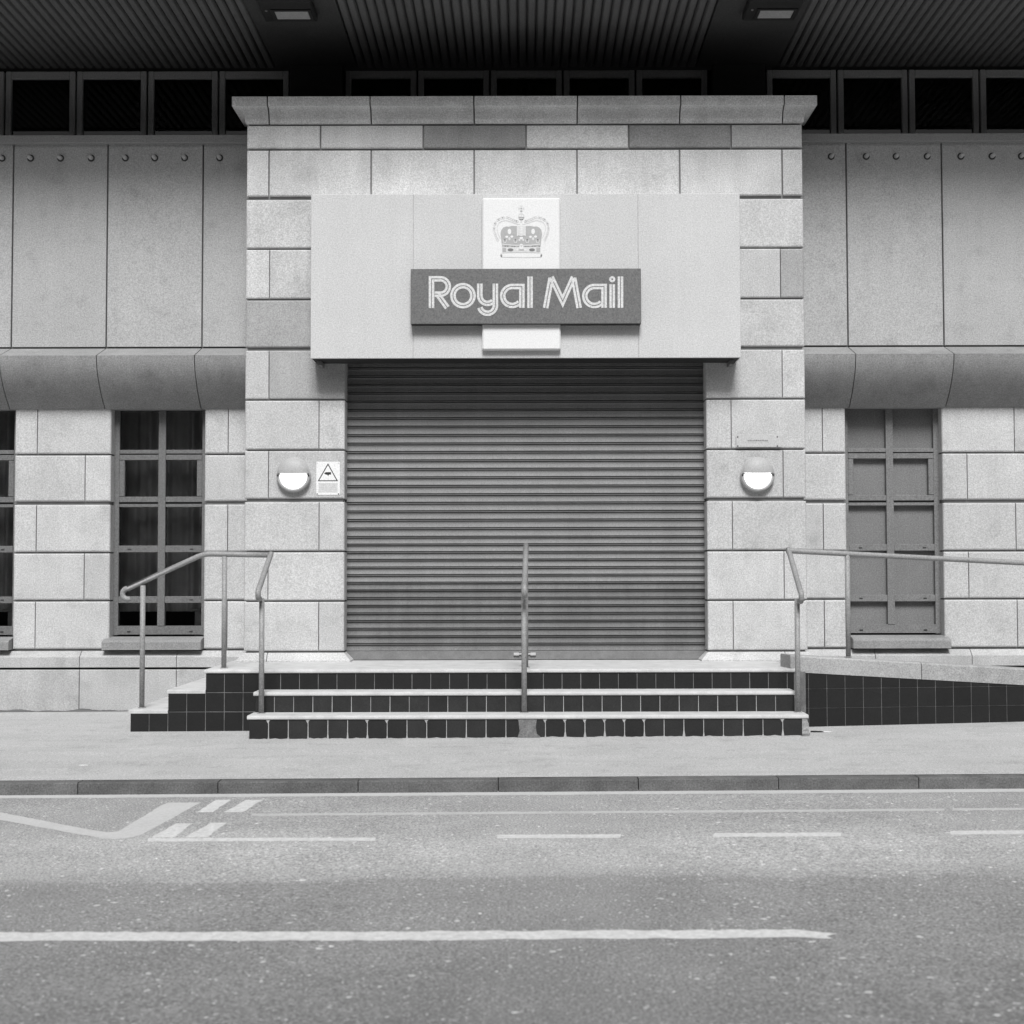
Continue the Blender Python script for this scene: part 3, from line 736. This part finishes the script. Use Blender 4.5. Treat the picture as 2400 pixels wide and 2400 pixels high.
# crown emblem, drawn from pixel-like units of the board
def cp(x, y): 
    q = at(1120+x/9.66, 450+y/9.66, DC1); return (q.x, q.z)
def sym(pts): return [(1966-x, y) for x, y in pts]
b = MB()
def poly(pts, m, lift): b.face([(q[0], DC1-lift, q[1]) for q in [cp(*p) for p in pts]], m)
def line(pts, wd, m, lift, closed=False): ribbon(b, [cp(*p) for p in pts], wd/9.66*12.7/F/2, DC1-lift, m, closed, .0004)
def ell(cx, cy, rx, ry, m, lift, n=16): poly([(cx+rx*math.cos(2*math.pi*i/n), cy+ry*math.sin(2*math.pi*i/n)) for i in range(n)], m, lift)
half = [(545, 1245), (530, 1080), (512, 950), (530, 860), (575, 805), (640, 780), (700, 785), (770, 768), (885, 770), (885, 990), (983, 1040), (983, 1245)]
for h in (half, sym(half)[::-1]): poly(h, 1, .0008)
# velvet darker upper parts
up = [(525, 950), (545, 860), (590, 810), (650, 790), (700, 800), (680, 900), (640, 960), (560, 985)]
up2 = [(735, 800), (875, 780), (880, 960), (850, 975), (770, 960), (745, 880)]
for h in (up, up2): 
    for g_ in (h, sym(h)[::-1]): poly(g_, 1, .0012)
# rim jewels and fleurs
for x in (715, 983-0, 1251):
    if x != 983:
        ell(x, 895, 42, 62, 3, .0016); ell(x-60, 1015, 34, 26, 3, .0016); ell(x+55, 1010, 34, 26, 3, .0016); ell(x, 1060, 26, 36, 0, .0020)
ell(983, 1040, 38, 36, 3, .0016); ell(940, 1085, 24, 26, 0, .0016); ell(1026, 1085, 24, 26, 0, .0016)
for x in (610, 850, 1116, 1356): line([(x-45, 1080), (x-20, 1150), (x+20, 1150), (x+45, 1080)], 14, 0, .0020); ell(x, 1080, 16, 20, 2, .0020)
line([(555, 1180), (760, 1205), (983, 1212), (1206, 1205), (1411, 1180)], 26, 0, .0020)
for i in range(17): ell(570+i*51.5, 1232-6*math.sin(math.pi*i/16), 11, 10, 2 if i % 3 else 0, .0024)
poly([(545, 1255), (1421, 1255), (1411, 1362), (555, 1362)], 0, .0010)
for a, c in ((555, 640), (1326, 1411)): poly([(a, 1265), (c, 1265), (c, 1355), (a, 1355)], 1, .0018)
for x, rx, ry, m in ((740, 66, 34, 2), (1226, 66, 34, 2), (983, 78, 16, 1)): ell(x, 1310, rx, ry, m, .0020)
ell(983, 1235, 52, 62, 3, .0022)
poly([(860, 1310), (900, 1275), (925, 1310), (900, 1345)], 3, .0024); poly([(1042, 1310), (1067, 1275), (1106, 1310), (1067, 1345)], 3, .0024)
line([(540, 1380), (515, 1425), (545, 1472), (983, 1482), (1421, 1472), (1451, 1425), (1426, 1380)], 13, 0, .0014)
line([(548, 1378), (983, 1368), (1418, 1378)], 9, 0, .0014); ell(533, 1440, 20, 34, 1, .0018); ell(1433, 1440, 20, 34, 1, .0018)
# centre arch, side arches, pearls
poly([(895, 770), (1071, 770), (1060, 985), (983, 1010), (906, 985)], 0, .0020)
line([(905, 985), (983, 1010), (1061, 985)], 14, 1, .0026)
for y in range(800, 960, 42): ell(983, y, 40, 15, 3, .0026)
archp = [(510, 1055), (465, 960), (435, 860), (440, 770), (480, 695), (550, 655), (640, 642), (740, 670), (840, 706), (915, 730), (960, 735)]
for h in (archp, sym(archp)): line(h, 17, 0, .0014)
for i in range(19):
    t = i/18*9; k = int(min(t, 8.999)); f_ = t-k; pa, pb = Vector(archp[k]), Vector(archp[k+1]); q = pa.lerp(pb, f_)
    d = (pb-pa).normalized(); nn = Vector((d.y, -d.x)); q = q+nn*(68 if k < 7 else 55)*(-1 if nn.dot(q-Vector((983, 900))) < 0 else 1)
    if q.x > 930: continue
    for qq in ((q.x, q.y), (1966-q.x, q.y)): line([(qq[0]+24*math.cos(a), qq[1]+24*math.sin(a)) for a in [j*math.pi/4 for j in range(8)]], 12, 0, .0014, True)
# orb and cross
line([(983+66*math.cos(a), 560+70*math.sin(a)) for a in [j*math.pi/8 for j in range(16)]], 14, 0, .0014, True)
poly([(925, 590), (1041, 590), (1015, 630), (983, 650), (951, 630)], 0, .0018); line([(915, 570), (1051, 570)], 14, 1, .0020); line([(983, 500), (983, 560)], 14, 0, .0020)
ell(983, 672, 22, 20, 0, .0018); ell(983, 435, 26, 18, 1, .0018)
for g_ in ([(983, 375), (915, 345), (915, 405)], [(983, 375), (1051, 345), (1051, 405)], [(983, 375), (950, 305), (1016, 305)], [(983, 375), (950, 440), (1016, 440)]): poly(g_, 0, .0016)
ell(983, 375, 16, 16, 1, .0022)
b.build('crown_emblem', [M['ink1'], M['ink2'], M['ink3'], M['crest']], crest)

# ------------------------------------------------------------------ wall lamps
def wall_lamp(px, py, label):
    c0 = at(px, py, DP-.05); t = thing('wall_lamp', label, 'lamp', 'round bulkhead lamps on the two stone piers', (c0.x, DP, c0.z))
    r = .152
    m = MB(); m.lathe(0, 0, [(r*.97, .0), (r, -.03), (r, -.045), (r*.97, -.055), (r*.84, -.065), (r*.81, -.05)], 40); m.build('housing', M['lamp_body'], t)
    m = MB(); prof = [(r*.80*math.sin(R(a)), -.045-.040*math.cos(R(a))) for a in range(90, -1, -10)]
    m.lathe(0, 0, prof, 40); m.build('diffuser', M['glow'], t)
    m = MB(); prof = [(r*.985, -.05)]+[(r*.93*math.sin(R(a)), -.052-.066*math.cos(R(a))) for a in range(90, -1, -10)]
    m.lathe(0, 0.012, prof, 24, 0, R(2), R(178)); 
    m.bbox(-r*.93, r*.93, -.060, -.05, .006, .014, .002)
    # closing lip of the hood
    k = [(r*.93*math.sin(R(a)), -.052-.066*math.cos(R(a))) for a in range(-90, 91, 10)]
    m.face([(x, y, .014) for x, y in k])
    m.build('eyelid_hood', M['lamp_body'], t)
    for s in (-1, 1):
        m = MB(); m.lathe(s*r*.90, 0.0, [(.009, -.05), (.009, -.066), (0, -.068)], 10); m.build('screw', M['screw'], t)
    return t
wall_lamp(687.5, 1114, 'round lit wall lamp left of the shutter, beside the camera warning plate')
wall_lamp(1776, 1113, 'round lit wall lamp right of the shutter, below the small name plate')

# camera warning plate
t = thing('warning_plate', 'small white camera warning plate beside the left wall lamp', 'sign')
D_ = DP-.004
def q2(x, y): p = at(630+x/9.66, 1050+y/9.66, D_); return (p.x, p.z)
a0, a1 = q2(1072, 1065), q2(1610, 312)
m = MB(); m.bbox(a0[0], a1[0], D_, DP+.001, a0[1], a1[1], .0015); plate = m.build('plate', M['sign_white'], t)
m = MB(); ribbon(m, [q2(1340, 365), q2(1550, 742), q2(1125, 742)], .0042, D_, 0, True, .0006)
m.build('warning_triangle', M['black'], t)
m = MB(); m.prism([q2(1292, 548), q2(1410, 545), q2(1410, 602), q2(1292, 602), q2(1250, 575)], D_-.0006, D_)
m.prism([q2(1325, 602), q2(1360, 602), q2(1350, 625), q2(1335, 625)], D_-.0006, D_); m.build('camera_symbol', M['black'], t)
m = MB(); m.prism([q2(1125, 790), q2(1560, 790), q2(1560, 1010), q2(1125, 1010)], D_-.0005, D_); m.build('print_area', M['sign_grey'], t)
m = MB()
for r_ in range(5):
    x = 1150
    while x < 1530:
        w_ = random.uniform(18, 55); m.prism([q2(x, 815+r_*38), q2(min(x+w_, 1535), 815+r_*38), q2(min(x+w_, 1535), 829+r_*38), q2(x, 829+r_*38)], D_-.0010, D_-.0005); x += w_+14
m.build('small_print', M['plate'], t)
for x, y in ((1095, 335), (1580, 335), (1095, 1040), (1580, 1040)):
    m = MB(); c = q2(x, y); m.lathe(c[0], c[1], [(.006, D_), (.005, D_-.002), (0, D_-.003)], 8); m.build('screw', M['screw'] if y > 500 else M['sign_grey'], t)

# small name plate above right lamp
t = thing('name_plate', 'small clear name plate screwed to the stone above the right wall lamp', 'plate')
D_ = DP-.02
def q3(x, y): p = at(1680+x/9.66, 980+y/9.66, D_); return (p.x, p.z)
a0, a1 = q3(440, 655), q3(1470, 365)
m = MB(); m.bbox(a0[0], a1[0], D_, D_+.006, a0[1], a1[1], .0015); m.build('plate', M['plate'], t)
for x, y in ((475, 425), (1370, 425), (475, 630), (1370, 630)):
    m = MB(); c = q3(x, y); m.lathe(c[0], c[1], [(.006, DP+.001), (.006, D_-.003), (0, D_-.004)], 8); m.build('stand_off', M['screw'], t)
m = MB(); x = 700
while x < 1150:
    w_ = random.choice((10, 16, 22)); h_ = random.choice((0, 0, 10)); m.prism([q3(x, 500-h_), q3(x+w_, 500-h_), q3(x+w_, 524), q3(x, 524)], D_-.0008, D_); x += w_+7
x = 640
while x < 1220:
    w_ = random.choice((12, 18, 26)); m.prism([q3(x, 555), q3(x+w_, 555), q3(x+w_, 566), q3(x, 566)], D_-.0008, D_, 1); x += w_+12
m.build('small_print', [M['shutter_bar'], M['lamp_body']], t)

# floodlights under the eaves
def flood(px, label):
    c = at(px, 22, 12.62); t = thing('floodlight', label, 'floodlight', 'box floodlights under the eaves', (X(px, 12.62, 22), 12.55, ZS))
    m = MB(); m.bbox(-.235, .225, -.30, .165, -.075, 0, .01); m.build('body', M['lum_body'], t)
    m = MB(); x0, x1, ya, yb = -.115, .175, -.10, .085; 
    m.bbox(x0, x1, ya, yb, -.083, -.070, .003); m.build('glass', M['lum_glass'], t)
    m = MB()
    for p in ((x0-.03, x1+.03, ya-.028, ya-.001), (x0-.03, x1+.03, yb+.001, yb+.03), (x0-.03, x0-.001, ya, yb), (x1+.001, x1+.03, ya, yb)): m.bbox(*p, -.088, -.072, .003)
    m.build('bezel', M['lum_body'], t)
    for xx in (-.17, .12):
        m = MB(); m.bbox(xx-.012, xx+.012, .166, .185, -.02, -.001, .002); m.build('fixing_lug', M['frame'], t)
    m = MB(); m.lathe(0, 0, [(.013, 0), (.011, -.006), (0, -.008)], 10); o = m.build('indicator', M['frame'], t, (-.185, -.095, -.075)); o.rotation_euler = (math.pi/2, 0, 0)
flood(681, 'black box floodlight under the eaves on the left, above the left end of the cap')
flood(1806, 'black box floodlight under the eaves on the right, above the right end of the cap')

# ------------------------------------------------------------------ entrance steps
st = thing('entrance_steps', 'broad stone steps faced with dark tiles rising to the shuttered entrance', 'steps')
XF0, XF1 = X(305.5, D3, 1640), X(1862, D3, 1600)        # flank start, right end of the landing
xs_land = X(482, D3, 1600); xs_b = X(394, D3, 1640)
x1a, x1b = X(583, D1, 1700), X(1881, D1, 1700); x2a, x2b = X(597.7, D2, 1650), X(1863, D2, 1650)
NZ = .030
def core(x0, x1, y0, y1, z1, mt='grout'):
    m = MB(); m.box(x0+.008, x1-.008, y0+.003, y1, -.3, z1-NZ+.002); m.build('core', M[mt], st)
core(xs_land, XF1+.1, D3, 13.5, ZL, 'grout_faint'); core(xs_b, xs_land+.03, D3+.001, 13.5, Z2, 'grout_faint'); core(XF0, xs_b+.03, D3+.002, 13.5, Z1, 'grout_faint')
core(x2a, x2b, D2, D3+.05, Z2-.001); core(x1a, x1b, D1, D2+.05, Z1-.001)
def tread(x0, x1, y0, y1, z, nose=.012, name='tread', wob=True):
    m = MB(); pr = [(y1, z-NZ), (y1, z), (y0+.008, z), (y0-.002-nose*.6, z-.005), (y0-nose, z-.013), (y0-nose, z-.024), (y0-nose*.6, z-NZ)]
    m.extr(pr, x0, x1, 0, True); return m.build(name, M['tread'], st)
tread(x1a-.012, x1b+.045, D1, D2+.01, Z1); tread(x2a-.012, x2b+.004, D2, D3+.01, Z2)
tread(xs_land-.01, XF1+.012, D3, 13.6, ZL, .012, 'landing_slab')
tread(xs_b-.008, xs_land-.001, D3+.002, 13.5, Z2-.0015, .004); tread(XF0-.008, xs_b-.001, D3+.002, 13.5, Z1-.0015, .004)
tcache = {}
def tile(x0, x1, z0, z1, yf, parent, mat='tile', rz=0, org=(0, 0), sub='tile', g=.0055):
    w_, h_ = x1-x0-g, z1-z0-g; key = (round(w_, 3), round(h_, 3), mat)
    if key not in tcache:
        m = MB(); m.add([(0.003, 0, .003), (w_-.003, 0, .003), (w_-.003, 0, h_-.003), (.003, 0, h_-.003), (0, .003, 0), (w_, .003, 0), (w_, .003, h_), (0, .003, h_), (0, .014, 0), (w_, .014, 0), (w_, .014, h_), (0, .014, h_)],
            [(0, 1, 2, 3), (0, 4, 5, 1), (1, 5, 6, 2), (2, 6, 7, 3), (3, 7, 4, 0), (4, 8, 9, 5), (5, 9, 10, 6), (6, 10, 11, 7), (7, 11, 8, 4)])
        tcache[key] = m.mesh('tile', M[mat])
    return link(sub, tcache[key], parent, (x0+g/2, yf+random.uniform(-.0008, .0008), z0+g/2))
p3 = 44.2/F*D3
zr = [ZL-NZ, ZL-NZ-.157, ZL-NZ-.314, -.06]
k = 0; x = XF0
pitch3 = (X(569.5, D3, 1640)-XF0)/6
while x < XF1-.03:
    xe = min(x+pitch3, XF1)
    if x >= xs_land-.05: tile(x, xe, zr[1], zr[0], D3, st)
    if x >= xs_b-.05 and x < x2a+.1: tile(x, xe, zr[2], zr[1], D3, st)
    if x < x1a+.3: tile(x, xe, -.05, zr[2], D3, st)
    x += pitch3
n2 = 28; 
for i in range(n2):
    a, c = x2a+(x2b-x2a)*i/n2, x2a+(x2b-x2a)*(i+1)/n2; tile(a, c, Z1-.002, Z2-NZ, D2, st, 'tile_front')
for i in range(n2):
    a, c = x1a+(x1b-x1a)*i/n2, x1a+(x1b-x1a)*(i+1)/n2
    tile(a, c, gz(a, D1)-.006, Z1-NZ, D1, st, 'tile_front', g=.007)
# grey smear over the tile under the middle rail
m = MB(); xa, xb = X(1216, D1, 1700), X(1257, D1, 1700)
zt2 = Z1-NZ-.001; zb2 = gz(0, D1)+.004
pl = [(xa-.004, zt2), (xb+.004, zt2), (xb-.004, zt2-.06), (xb+.004, zb2+.03), (xb+.03, zb2+.01), (xb+.03, zb2), (xa-.01, zb2), (xa+.006, zb2+.05), (xa, zt2-.04)]
m.prism(pl[::-1], D1-.004, D1); m.build('mortar_patch', M['tile_worn'], st)
# mortar runs at the joints
m = MB()
for i in range(1, n2):
    xx = x1a+(x1b-x1a)*i/n2; zb3 = gz(xx, D1)-.002; h = random.uniform(.015, .07); w_ = random.uniform(.006, .013); wv = random.uniform(.002, .004)
    m.prism([(xx-w_, zb3), (xx+w_, zb3), (xx+wv, zb3+h), (xx+wv*.6, zt2), (xx-wv*.6, zt2), (xx-wv, zb3+h)], D1-.0022, D1+.002)
    if random.random() < .4: m.prism([(xx-.02, zt2), (xx+.015, zt2), (xx+.006, zt2-.012), (xx-.004, zt2-.03)][::-1], D1-.0024, D1+.002)
xx = x1a
pts = []
while xx < x1b: pts.append((xx, gz(xx, D1)+.004+abs(random.gauss(0, .004)))); xx += .03
base = [(p[0], gz(p[0], D1)-.02) for p in pts]
for i in range(len(pts)-1): m.face([(base[i][0], D1-.003, base[i][1]), (base[i+1][0], D1-.003, base[i+1][1]), (pts[i+1][0], D1-.003, pts[i+1][1]), (pts[i][0], D1-.003, pts[i][1])])
for i in range(1, n2):
    xx = x2a+(x2b-x2a)*i/n2
    if random.random() < .6: m.prism([(xx-.003, Z1), (xx+.003, Z1), (xx+.0015, Z2-NZ), (xx-.0015, Z2-NZ)], D2-.0015, D2+.002)
o = m.build('mortar_runs', M['smear'], st); o['kind'] = 'stuff'
# broken end at the right of the bottom step
m = MB(); zt2 = Z1-NZ; xa = x1b
rings = []
for j in range(9):
    z_ = gz(xa, D1)-.02+(zt2-gz(xa, D1)+.02)*j/8
    rings.append([(xa-.004, D1-.004+random.uniform(-.004, .004), z_), (xa+.045+random.uniform(-.012, .008)+(.008 if j < 3 else 0), D1+.0+random.uniform(-.006, .006), z_), (xa+.05+random.uniform(-.01, .01), D1+.12, z_), (xa+.045, D2+.02, z_), (xa-.004, D2+.02, z_)])
for j in range(8):
    for i in range(5): m.face([rings[j][i], rings[j][(i+1) % 5], rings[j+1][(i+1) % 5], rings[j+1][i]], 1 if j < 2 else 0)
m.face(rings[-1]); m.build('broken_corner', [M['upstand_rough'], M['tile_worn']], st)

# ------------------------------------------------------------------ ramp on the right
ramp = thing('access_ramp', 'concrete ramp with dark tiled side wall falling away to the right of the steps', 'ramp')
ox, oy = X(1853, D3, 1600), D3+.003
ang = math.atan2(.24, 1.86)
ca, sa = math.cos(ang), math.sin(ang)
def RP(u, v, z): return (ox+u*ca-v*sa, oy+u*sa+v*ca, z)   # u along wall, v back from it
SL = .065
def ub(u): return .462-SL*u                                # underside of upstand
def ut(u): return .600-SL*u
U = 4.2
m = MB(); 
vs_ = [RP(0, .0035, -.3), RP(U, .0035, -.3), RP(U, .0035, ub(U)+.01), RP(0, .0035, ub(0)+.01), RP(0, 1.5, -.3), RP(U, 1.1, -.3), RP(U, 1.1, ub(U)+.01), RP(0, 1.5, ub(0)+.01)]
m.add(vs_, [(0, 1, 2, 3), (3, 2, 6, 7), (5, 4, 7, 6), (1, 5, 6, 2), (4, 0, 3, 7)]); m.build('core', M['grout_faint'], ramp)
ut0 = (X(1891.7, D3)-ox)/ca
us = [0.002, ut0-.0]+[ut0+.1555*k for k in range(1, 27)]
rows = [(-.1, .166), (.166, .324), (.324, .62)]
g = .0025
for i in range(len(us)-1):
    a, c = us[i]+g, us[i+1]-g
    if c-a < .02: continue
    for z0, z1 in rows:
        za, zb3 = z0+g, z1-g
        ta, tb = min(zb3, ub(a)), min(zb3, ub(c))
        if ta-za < .01 and tb-za < .01: continue
        ta, tb = max(ta, za+.002), max(tb, za+.002)
        m = MB(); m.add([RP(a, 0, za), RP(c, 0, za), RP(c, 0, tb), RP(a, 0, ta), RP(a, .014, za), RP(c, .014, za), RP(c, .014, tb), RP(a, .014, ta)],
            [(0, 1, 2, 3), (0, 4, 5, 1), (1, 5, 6, 2), (2, 6, 7, 3), (3, 7, 4, 0)])
        m.build('tile', M['tile'], ramp)
uj = (X(2155.5, 12.15)-ox)/ca
for a, c, mt in ((.0, uj-.003, 'upstand'), (uj+.003, U, 'upstand_rough')):
    m = MB(); w_ = .27
    def sec(u): return [RP(u, -.004, ub(u)+.001), RP(u, -.004, ut(u)-.012), RP(u, .008, ut(u)), RP(u, w_-.01, ut(u)), RP(u, w_, ut(u)-.012), RP(u, w_, ub(u)+.001)]
    s0, s1 = sec(a), sec(c); n = 6
    m.add(s0+s1, [(i, (i+1) % n, n+(i+1) % n, n+i) for i in range(n)]+[tuple(range(n-1, -1, -1)), tuple(range(n, 2*n))])
    m.build('upstand', M[mt], ramp)
m = MB(); m.add([RP(-.05, .26, ZL-.004), RP(.25, .26, ZL-.006), RP(U, .26, ub(U)+.045), RP(U, 1.15, ub(U)+.045), RP(.25, 1.5, ZL-.006), RP(-.05, 1.5, ZL-.004)], [(0, 1, 4, 5), (1, 2, 3, 4)])
m.build('ramp_floor', M['upstand'], ramp)

# ------------------------------------------------------------------ handrails
RR = .0222
def smooth(pts, n=6, r=.08):               # round the corners of a polyline
    out = [Vector(pts[0])]
    for i in range(1, len(pts)-1):
        p, a, c = Vector(pts[i]), Vector(pts[i-1]), Vector(pts[i+1])
        da, dc = (a-p), (c-p); q = min(r, da.length*.45, dc.length*.45)
        s, e = p+da.normalized()*q, p+dc.normalized()*q
        for k in range(n+1):
            t = k/n; out.append(s*(1-t)**2+p*2*t*(1-t)+e*t*t)
    out.append(Vector(pts[-1])); return out
DR = 12.2
def post(parent, px, D, zb, zt, py=1500):
    x = X(px, D, py); m = MB(); m.tube([(x, D, zb-.01), (x, D, zt)], .0215, 14); m.build('post', M['rail'], parent)
    m = MB(); m.lathe(0, 0, [(.034, 0), (.034, -.004), (.022, -.006)], 16); o = m.build('base_collar', M['rail'], parent, (x, D, zb)); o.rotation_euler = (-math.pi/2, 0, 0)
def hook(x, D, z, dirv, r=.035):           # small downward curl at the end of a rail; dirv points down the rail
    out = []
    d = Vector(dirv).normalized(); d.z = 0; d.normalize()
    c = Vector((x, D, z-r))
    for a in range(90, -121, -15): out.append(c+d*(r*math.cos(R(a)))+Vector((0, 0, r*math.sin(R(a)))))
    return out
lh = thing('handrail', 'bent metal handrail turning the corner at the left of the steps', 'handrail', 'galvanised handrails by the steps')
P = lambda px, py, D: at(px, py, D)
cor = P(634, 1301, DR)
lo = P(607, 1380, 11.63)
rail = smooth([P(300, 1379, DR), P(478, 1298, DR), P(520, 1299, DR), cor], 8, .14)
a = P(300, 1379, DR)
hk = hook(a.x, DR, a.z, (-1, 0, 0), .045)
m = MB(); m.tube(list(reversed(hk))[:]+rail, RR, 14); m.build('rail', M['rail'], lh)
dv = (lo-cor).normalized(); hk = hook(lo.x, lo.y, lo.z, (0, -1, 0), .04)
m = MB(); m.tube([cor-dv*.03, cor]+[cor.lerp(lo, .5)]+hk, RR, 14); m.build('rail', M['rail'], lh)
post(lh, 333, DR, Z1, P(333, 1372, DR).z, 1600); post(lh, 525.5, DR, ZL, P(527, 1304, DR).z, 1450); post(lh, 613, 11.69, Z1, P(613, 1408, 11.69).z+.02, 1550)
# middle
mh = thing('handrail', 'single metal handrail running down the middle of the steps', 'handrail', 'galvanised handrails by the steps')
up_, lo = P(1233, 1278, 12.25), P(1229.3, 1374, 11.60)
hk = hook(lo.x, lo.y, lo.z, (0, -1, 0), .04)
m = MB(); m.tube([Vector((up_.x, up_.y+.0, up_.z)), up_.lerp(lo, .4)]+hk, RR, 14); m.build('rail', M['rail'], mh)
post(mh, 1228.5, 11.70, Z1, P(1230, 1366, 11.70).z, 1550); post(mh, 1232, 12.22, ZL, up_.z-.01, 1450)
# right, long one down the ramp
rh = thing('handrail', 'long metal handrail sloping gently down along the ramp on the right', 'handrail', 'galvanised handrails by the steps')
cor = P(1849, 1291, DR-.02); far = P(2400, 1319.5, 12.42); ext = far+(far-cor)*.35
lo = P(1876, 1386, 11.63)
m = MB(); m.tube([cor+(cor-far).normalized()*.02, cor, far, ext], RR, 14); m.build('rail', M['rail'], rh)
dv = (lo-cor).normalized(); hk = hook(lo.x, lo.y, lo.z, (0, -1, 0), .04)
m = MB(); m.tube([cor-dv*.03, cor, cor.lerp(lo, .5)]+hk, RR, 14); m.build('rail', M['rail'], rh)
post(rh, 1869.5, 11.69, Z1, P(1870, 1412, 11.69).z+.03, 1550)
post(rh, 1987, 12.24, ut(.42)-.003, P(1987, 1300, 12.24).z, 1420)
q = cor+(far-cor)*1.28; m = MB(); m.tube([(q.x, q.y, .3), (q.x, q.y, q.z-.01)], .0215, 14); m.build('post', M['rail'], rh)

# ------------------------------------------------------------------ litter
def litter(px, py, w_, d_, h_, mat, label, cat, nm):
    dd = ray(px, py); x = y = 0; z = 0
    for _ in range(4):
        k = (z-EYE)/dd.z; x, y = dd.x*k, dd.y*k; z = gz(x, y) if y > 9.6 else rz_(x)
    m = MB(); m.add([(-w_, 0, .001), (-w_*.2, -d_, .001), (w_, -d_*.3, .001), (w_*.7, d_, .001), (-w_*.9, 0, h_), (-w_*.2, -d_*.8, h_), (w_*.9, -d_*.2, h_*.5), (w_*.6, d_*.9, h_*.7)], [(4, 5, 6, 7), (0, 1, 5, 4), (1, 2, 6, 5), (2, 3, 7, 6), (3, 0, 4, 7), (3, 2, 1, 0)])
    o = m.build(nm, M[mat], None, (x, y, z)); o['label'] = label; o['category'] = cat
litter(1915, 1716, .055, .02, .012, 'tile', 'dark broken tile shard on the pavement by the right end of the bottom step', 'shard', 'tile_shard')
litter(1938, 1715, .05, .015, .004, 'sign_white', 'thin white scrap beside the dark tile shard at the right end of the steps', 'scrap', 'paper_scrap')
litter(350, 1861, .06, .02, .008, 'sign_white', 'white scrap lying in the gutter against the kerb on the left', 'scrap', 'paper_scrap')
litter(196, 1794, .035, .012, .004, 'sign_white', 'small white scrap lying on the open pavement on the left', 'scrap', 'paper_scrap')
